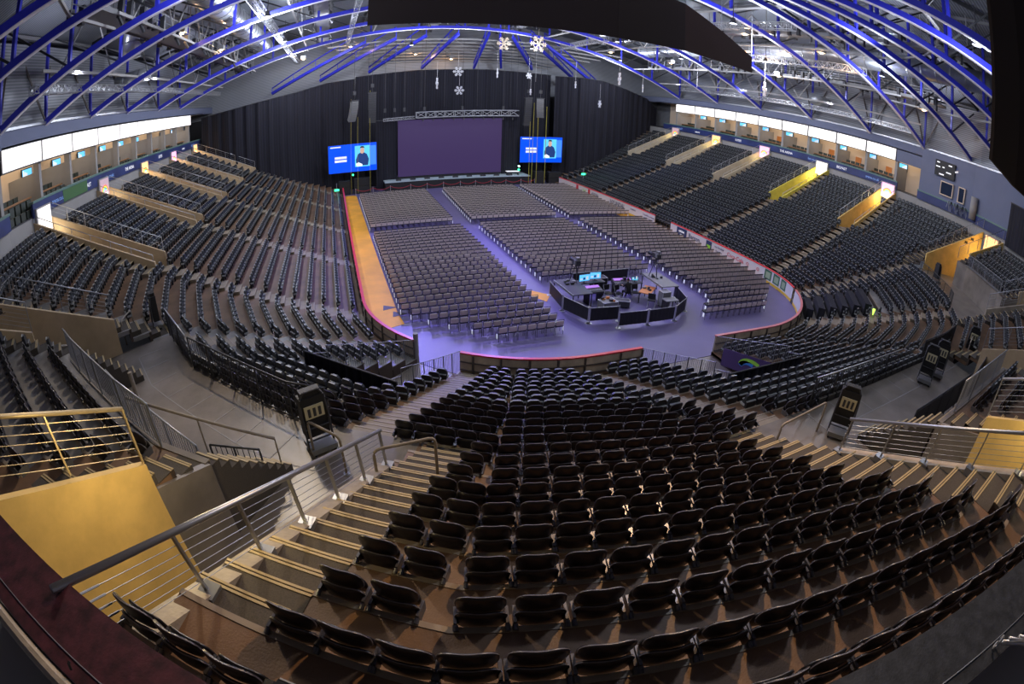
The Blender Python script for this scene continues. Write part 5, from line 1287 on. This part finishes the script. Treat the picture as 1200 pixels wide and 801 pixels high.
light('passage_light', 'POINT', (*pt(1, 59, 28.9), 7.3), 120, (1, .72, .25), .15)
# right corner: scoreboard, windows, column, black drape (on the 75 degree facet of the wall)
WR = radians(-15); CB = (34.28, 1.95)
def onwall(s_, out=0.): return (CB[0] + .259 * s_ - .966 * out, CB[1] + .966 * s_ + .259 * out)
t = thing('scoreboard', 'black scoreboard with small white captions on the right corner wall', 'scoreboard', (*onwall(-.05, .12), 12.72), WR); g = MB(); g.box(-.08, .06, -1.45, 1.45, 0, 1.6); g.build('board_panel', m_black, t)
for y, z, w_ in ((1.0, 1.3, .4), (-.75, 1.25, .5), (1.0, .85, .6), (.2, .9, .3), (-.6, .5, .7), (.4, .15, .7)): g = MB(); g.box(-.095, -.08, y - w_ / 2, y + w_ / 2, z, z + .12); g.build('caption', m_white, t)
for k, (s0, s1, z0, z1) in enumerate(((-1.5, .35, 10.95, 12.35), (-3.2, -2.25, 10.85, 12.4))):
    t = thing('framed_window', ('wide', 'narrow')[k] + ' dark window in a pale frame on the right corner wall', 'window', (*onwall(s0, .06), z0), WR); W, H = s1 - s0, z1 - z0
    g = MB(); g.box(-.1, .06, 0, .1, 0, H); g.box(-.1, .06, W - .1, W, 0, H); g.box(-.1, .06, 0, W, 0, .1); g.box(-.1, .06, 0, W, H - .1, H); g.build('window_frame', m_cream, t); g = MB(); g.box(-.05, -.02, .1, W - .1, .1, H - .1); g.build('pane', m_alu2, t)
t = thing('wall_camera', 'small white camera on the wall beside the black scoreboard', 'camera', (*onwall(-2.0, .3), 13.7), WR); g = MB(); g.tube([(0, 0, 0), (-.3, .12, -.1)], .09, 8); g.build('camera_housing', m_white, t); g = MB(); g.tube([(0, 0, 0), (.25, 0, .1)], .02, 6); g.build('wall_bracket', m_steel, t)
t = thing('steel_door', 'blue grey steel door at the right corner wall beside the round column', 'door', (*onwall(-6.2, .05), 9.75), radians(-30)); g = MB(); g.box(-.06, 0, 0, 1.3, 0, 2.3); g.build('door_leaf', mat('petrol_door', (.05, .08, .13), .5), t); g = MB(); g.box(-.09, -.06, .1, .2, 1.0, 1.1); g.build('door_handle', m_steel, t)
o = MB().cyl((0, 0, 0), .4, 2.1, 18).build('round_column', m_wallg, smooth=True); o.location = (32.5, -2.6, 9.9); tag(o, 'white round column on the right corner balcony', 'column')
t = thing('stacked_chairs', 'jumble of stacked folding chairs on the right corner balcony', 'chairs', (32.9, -.6, 9.7)); rn = random.Random(3)
for k in range(7):
    g = MB(); b_ = Vector((rn.uniform(-.2, .2), -1.2 + .34 * k, 0)); g.tube([b_, b_ + Vector((0, .3, .9)), b_ + Vector((0, .45, .3))], .025, 6); g.tube([b_ + Vector((.4, 0, 0)), b_ + Vector((.4, .3, .9))], .025, 6); g.beam(b_ + Vector((0, .3, .85)), b_ + Vector((.4, .3, .85)), .03, .25); g.build('folding_chair', m_dark if k % 2 else m_alu, t)
q0, q1 = pt(1, 55, 29.3), pt(1, 40, 29.3)
curtain([q0, q1], [9.2, 9.2], [12.9, 12.6], 'black curtain on the right corner wall at the right edge', amp=.04, fol=5)
# ================================================================ SOUND DESK AREA
def barrier(P0, P1, label, skirt=False):
    a, b = Vector((*P0, 0)), Vector((*P1, 0)); d = b - a; t = thing('cloth_barrier', label, 'barrier', a, group='black cloth barriers around the sound desk')
    g = MB(); g.grid(lambda u, v: tuple(d * (.04 + .92 * u) + Vector((0, .01 * sin(u * 40), .15 + .75 * v))), 24, 1); g.build('cloth', m_black, t)
    for u in (0.02, .98): g = MB(); p = d * u; g.tube([p, p + Vector((0, 0, 1.0))], .03, 8); g.cyl((p.x, p.y, 0), .16, .03, 12); g.build('post', m_alu, t)
    g = MB(); g.tube([d * .02 + Vector((0, 0, .93)), d * .98 + Vector((0, 0, .93))], .02, 6); g.build('top_rail', m_alu, t)
Q = [(-3.63, 9.89), (-3.87, 7.41), (-3.18, 5.37), (-1.3, 5.2)]
for k, lab in enumerate(('farthest on its left side', 'along its left side', 'at its front left')): barrier(Q[k], Q[k + 1], 'black cloth barrier of the sound desk, ' + lab)
barrier((-1.87, 4.36), (.1, 4.29), 'black cloth barrier in front of the sound desk, left of the front pair'); barrier((.1, 4.29), (2.11, 4.35), 'black cloth barrier in front of the sound desk, right of the front pair')
barrier((2.11, 4.35), (3.74, 5.4), 'black cloth barrier at the front right corner of the sound desk'); barrier((3.74, 5.4), (4.4, 7.6), 'black cloth barrier along the right side of the sound desk')
barrier((-1.7, 10.9), (3.0, 11.1), 'long black cloth barrier behind the sound desk')
def table(x, y, rz, w_, l_, h, label, top, name='table', legm=m_dark, under=False):
    t = thing(name, label, 'table', (x, y, 0), rz); g = MB(); g.box(-w_ / 2, w_ / 2, -l_ / 2, l_ / 2, h - .05, h); g.build('table_top', top, t)
    for sx in (-1, 1):
        for sy in (-1, 1): g = MB(); g.beam((sx * (w_ / 2 - .06), sy * (l_ / 2 - .06), 0), (sx * (w_ / 2 - .06), sy * (l_ / 2 - .06), h - .05), .05, .05); g.build('leg', legm, t)
    if under: g = MB(); g.box(-w_ / 2, -w_ / 2 + .03, -l_ / 2, l_ / 2, h - .12, h + .02); g.build('edge_strip', m_alu, t)
    return t
table(-2.7, 8.55, .02, 1.35, 2.7, 1.0, 'raised dark platform table at the left of the sound desk', m_dark, 'platform_table', under=True)
table(3.4, 8.0, -.05, 1.35, 2.6, 1.2, 'raised grey platform table at the right of the sound desk', m_case, 'platform_table', under=True)
def console(x, y, rz, label, w_=1.1):
    t = thing('mixing_console', label, 'mixing desk', (x, y, 0), rz); g = MB(); g.prism([(-w_ / 2, -.35), (w_ / 2, -.35), (w_ / 2, .35), (-w_ / 2, .35)], [.72] * 4, [.82, .82, 1.0, 1.0]); g.build('console_body', m_dark, t)
    for s in (-1, 1): g = MB(); g.box(s * (w_ / 2 - .1) - .04, s * (w_ / 2 - .1) + .04, -.3, .3, 0, .72); g.build('leg', m_black, t)
    g = MB()
    for q in range(12): g.box(-w_ / 2 + .06 + q * (w_ - .12) / 12, -w_ / 2 + .09 + q * (w_ - .12) / 12, -.26, .05, .845, .875 + .02)
    g.build('fader_strips', m_case, t)
    g = MB(); g.add([(-w_ / 2 + .08, .06, .955), (w_ / 2 - .08, .06, .955), (w_ / 2 - .08, .3, 1.02), (-w_ / 2 + .08, .3, 1.02)], [(0, 1, 2, 3)]); g.build('console_display', mat('orange_violet_display', (.3, .1, .5), .3, emit=(.35, .16, .55), estr=.8), t); return t
console(-1.5, 8.1, .05, 'mixing console with lit display beside the twin blue monitors'); console(1.1, 8.9, -.1, 'mixing console with papers at the centre back of the sound desk', 1.4)
def monitor(x, y, z, rz, w_, label, m, stand=True):
    t = thing('monitor', label, 'monitor', (x, y, z), rz); g = MB(); g.box(-w_ / 2 - .02, w_ / 2 + .02, .0, .05, .1, .1 + w_ * .6); g.build('casing', m_black, t); g = MB(); g.box(-w_ / 2, w_ / 2, -.008, 0, .12, .08 + w_ * .6); g.build('screen', m, t)
    g = MB(); g.box(-.03, .03, .02, .05, 0, .3); g.box(-.15, .15, -.08, .12, 0, .015); g.build('stand', m_black, t)
    for q in range(3): g = MB(); g.box(-w_ * .4 + q * w_ * .28, -w_ * .2 + q * w_ * .28, -.011, -.008, .2, .3 + .05 * q); g.build('window_graphic', m_azure if q % 2 else m_white, t)
monitor(-1.65, 9.1, .95, .1, .75, 'left of the twin blue monitors on the sound desk', m_tv); monitor(-.75, 9.35, .95, -.05, .75, 'right of the twin blue monitors on the sound desk', m_tv)
monitor(2.0, 8.9, .8, -.3, .4, 'small pale laptop screen at the centre of the sound desk', m_scyan)
table(-1.15, 9.3, .02, 1.9, .7, .95, 'dark table carrying the twin blue monitors', m_dark); table(2.15, 7.55, .7, 1.5, .75, .76, 'orange wooden table with papers in the sound desk area', m_orange)
table(2.0, 9.0, -.1, 1.0, .7, .8, 'dark table carrying the laptop in the sound desk area', m_dark)
table(2.65, 5.7, 0, .95, .6, .8, 'small grey square table near the front right barrier', m_case)
def flight(x, y, rz, w_, l_, h, label, m=m_case):
    t = thing('flight_case', label, 'case', (x, y, 0), rz); g = MB(); g.box(-w_ / 2, w_ / 2, -l_ / 2, l_ / 2, .1, h); g.build('case_body', m, t); g = MB()
    for sx in (-1, 1):
        for sy in (-1, 1): g.beam((sx * w_ / 2, sy * l_ / 2, .1), (sx * w_ / 2, sy * l_ / 2, h), .03, .03)
        g.beam((sx * w_ / 2, -l_ / 2, h), (sx * w_ / 2, l_ / 2, h), .03, .03); g.beam((-w_ / 2, sx * l_ / 2, h), (w_ / 2, sx * l_ / 2, h), .03, .03)
    g.build('edge_trim', m_alu, t)
    for sx in (-1, 1):
        for sy in (-1, 1): g = MB(); g.tube([(sx * w_ * .38 - .02, sy * l_ * .38, .05), (sx * w_ * .38 + .02, sy * l_ * .38, .05)], .05, 8); g.build('castor', m_black, t)
flight(-1.35, 6.5, .05, 1.0, .7, .75, 'pale edged flight case with clutter near the front of the sound desk'); flight(-.3, 7.2, -.5, 1.6, .5, .45, 'long dark ramp-like case in the middle of the sound desk area', m_dark); flight(2.7, 6.4, 0, .6, .5, 1.05, 'grey cube-shaped unit beside the right platform table'); flight(-.1, 10.0, 0, 1.0, .6, .9, 'dark case behind the twin monitors', m_black)
def clutter(x, y, z, n, w_, label, seed):
    t = thing('desk_clutter', label, 'equipment', (x, y, z)); rn = random.Random(seed)
    for k in range(n): g = MB(); a, b = rn.uniform(-w_, w_), rn.uniform(-w_, w_); s_ = rn.uniform(.05, .12); g.box(a - s_, a + s_, b - s_ * .7, b + s_ * .7, 0, rn.uniform(.04, .18)); g.build('small_item', rn.choice((m_dark, m_case, m_black, m_orange)), t)
clutter(-1.35, 6.5, .765, 6, .3, 'small equipment on the pale edged flight case', 1); clutter(2.15, 7.55, .76, 6, .3, 'papers and small items on the orange table', 2); clutter(-2.7, 9.2, 1.0, 5, .35, 'small items on the left platform table', 3); clutter(3.4, 8.4, 1.2, 6, .35, 'small items on the right platform table', 4); clutter(1.1, 8.75, 1.0, 3, .3, 'papers on the central mixing console', 5)
def ochair(x, y, rz, label):
    t = thing('folding_chair', label, 'chair', (x, y, 0), rz); g = MB(); g.box(-.24, .24, -.22, .22, .43, .48); g.build('seat', m_black, t); g = MB(); g.prism([(-.24, .2), (.24, .2), (.24, .24), (-.24, .24)], .6, .95); g.build('backrest', m_black, t); g = MB()
    for sx in (-.23, .23): g.tube([(sx, -.25, 0), (sx, .22, .95)], .015, 5); g.tube([(sx, .28, 0), (sx, -.2, .46)], .015, 5)
    g.build('leg_frame', m_alu, t)
ochair(1.9, 6.6, 2.4, 'folded pale framed chair leaning in front of the orange table'); ochair(.3, 8.1, .2, 'black chair at the central mixing console'); ochair(1.5, 8.0, -.2, 'black chair beside the orange table'); ochair(-.35, 8.3, .1, 'black chair at the twin monitors')
def camera_rig(x, y, z0, rz, label, h):
    t = thing('video_camera', label, 'camera', (x, y, z0), rz)
    for k in range(3): a = 2 * pi * k / 3 + .4; g = MB(); g.tube([(.35 * cos(a), .35 * sin(a), 0), (0, 0, h * .75)], .025, 6); g.build('tripod_leg', m_dark, t)
    g = MB(); g.box(-.14, .14, -.35, .3, h * .75, h * .75 + .3); g.build('camera_body', m_dark, t); g = MB(); g.tube([(0, .3, h * .75 + .15), (0, .75, h * .75 + .15)], [.1, .14], 12); g.build('lens', m_black, t); g = MB(); g.box(-.1, .1, -.3, .0, h * .75 + .3, h * .75 + .5); g.box(-.22, -.15, -.3, -.1, h * .75 + .1, h * .75 + .35); g.build('viewfinder', m_case, t)
camera_rig(-2.2, 9.3, 1.0, 0, 'video camera on a tripod standing on the left platform table', 1.5); camera_rig(3.3, 8.6, 1.2, .1, 'video camera on a tripod standing on the right platform table', 1.7)

# two crew members seated at the desks (dark clothing)
def person(loc, rz, label, m_top, lean=.12):
    t = thing('person', label, 'person', loc, rz)
    J = {'pel': (0, 0, .50), 'sp': (0, .06, .72), 'ch': (0, .10, .98), 'nk': (0, .13, 1.12), 'hd': (0, .16, 1.22), 'sL': (-.19, .10, 1.05), 'sR': (.19, .10, 1.05), 'eL': (-.26, .24, .82), 'eR': (.26, .24, .82), 'wL': (-.17, .46, .84), 'wR': (.17, .46, .84),
         'hL': (-.1, .02, .5), 'hR': (.1, .02, .5), 'kL': (-.13, .44, .50), 'kR': (.13, .44, .50), 'aL': (-.13, .42, .09), 'aR': (.13, .42, .09), 'tL': (-.14, .60, .04), 'tR': (.14, .60, .04)}
    Rr = {'pel': .15, 'sp': .13, 'ch': .155, 'nk': .055, 'hd': .05, 'sL': .065, 'sR': .065, 'eL': .045, 'eR': .045, 'wL': .032, 'wR': .032, 'hL': .1, 'hR': .1, 'kL': .07, 'kR': .07, 'aL': .045, 'aR': .045, 'tL': .04, 'tR': .04}
    E_ = [('pel', 'sp'), ('sp', 'ch'), ('ch', 'nk'), ('nk', 'hd'), ('ch', 'sL'), ('ch', 'sR'), ('sL', 'eL'), ('sR', 'eR'), ('eL', 'wL'), ('eR', 'wR'), ('pel', 'hL'), ('pel', 'hR'), ('hL', 'kL'), ('hR', 'kR'), ('kL', 'aL'), ('kR', 'aR'), ('aL', 'tL'), ('aR', 'tR')]
    names = list(J); me = bpy.data.meshes.new('body'); me.from_pydata([J[n] for n in names], [(names.index(a), names.index(b)) for a, b in E_], [])
    o = bpy.data.objects.new('body', me); COL.objects.link(o); o.parent = t; md = o.modifiers.new('skin', 'SKIN'); me.skin_vertices.new() if not me.skin_vertices else None
    for i, n in enumerate(names): me.skin_vertices[0].data[i].radius = (Rr[n], Rr[n]); me.skin_vertices[0].data[i].use_root = (n == 'pel')
    o.modifiers.new('sub', 'SUBSURF').levels = 1; o.modifiers['sub'].render_levels = 1; me.materials.append(m_top)
    g = MB(); g.grid(lambda u, v: (.085 * sin(pi * v) * cos(2 * pi * u), .17 + .1 * sin(pi * v) * sin(2 * pi * u), 1.30 - .125 * cos(pi * v)), 14, 10); h = g.build('head', m_skin, t, smooth=True)
    g = MB(); g.tube([(0, .27, 1.30), (0, .295, 1.275)], .012, 6)
    for s in (-1, 1): g.grid(lambda u, v, s=s: (s * .088 + .01 * cos(2 * pi * u) * sin(pi * v), .17 + .02 * sin(2 * pi * u) * sin(pi * v), 1.29 + .03 * cos(pi * v)), 6, 4)
    g.build('face_features', m_skin, h)
    g = MB(); g.grid(lambda u, v: (.095 * sin(pi * v * .55) * cos(2 * pi * u), .155 + .108 * sin(pi * v * .55) * sin(2 * pi * u), 1.315 + .125 * cos(pi * v * .55)), 14, 8); g.build('hair', m_black, t, smooth=True)
    for s in (-1, 1):
        hd = MB(); hd.beam((s * .17, .44, .84), (s * .16, .53, .84), .075, .028)
        for f_ in range(4): hd.tube([(s * .17 + (f_ - 1.5) * .019, .525, .842), (s * .165 + (f_ - 1.5) * .020, .57 + .006 * (f_ in (1, 2)), .838), (s * .165 + (f_ - 1.5) * .020, .595, .822)], .0085, 5)
        hd.tube([(s * .135, .47, .84), (s * .115, .515, .835), (s * .115, .54, .828)], .010, 5); hd.build('hand', m_skin, t)
    return t
person((.95, 7.95, 0), 0, 'person in black clothing seated at the central mixing console', mat('black_clothes', (.012, .012, .016), .8))
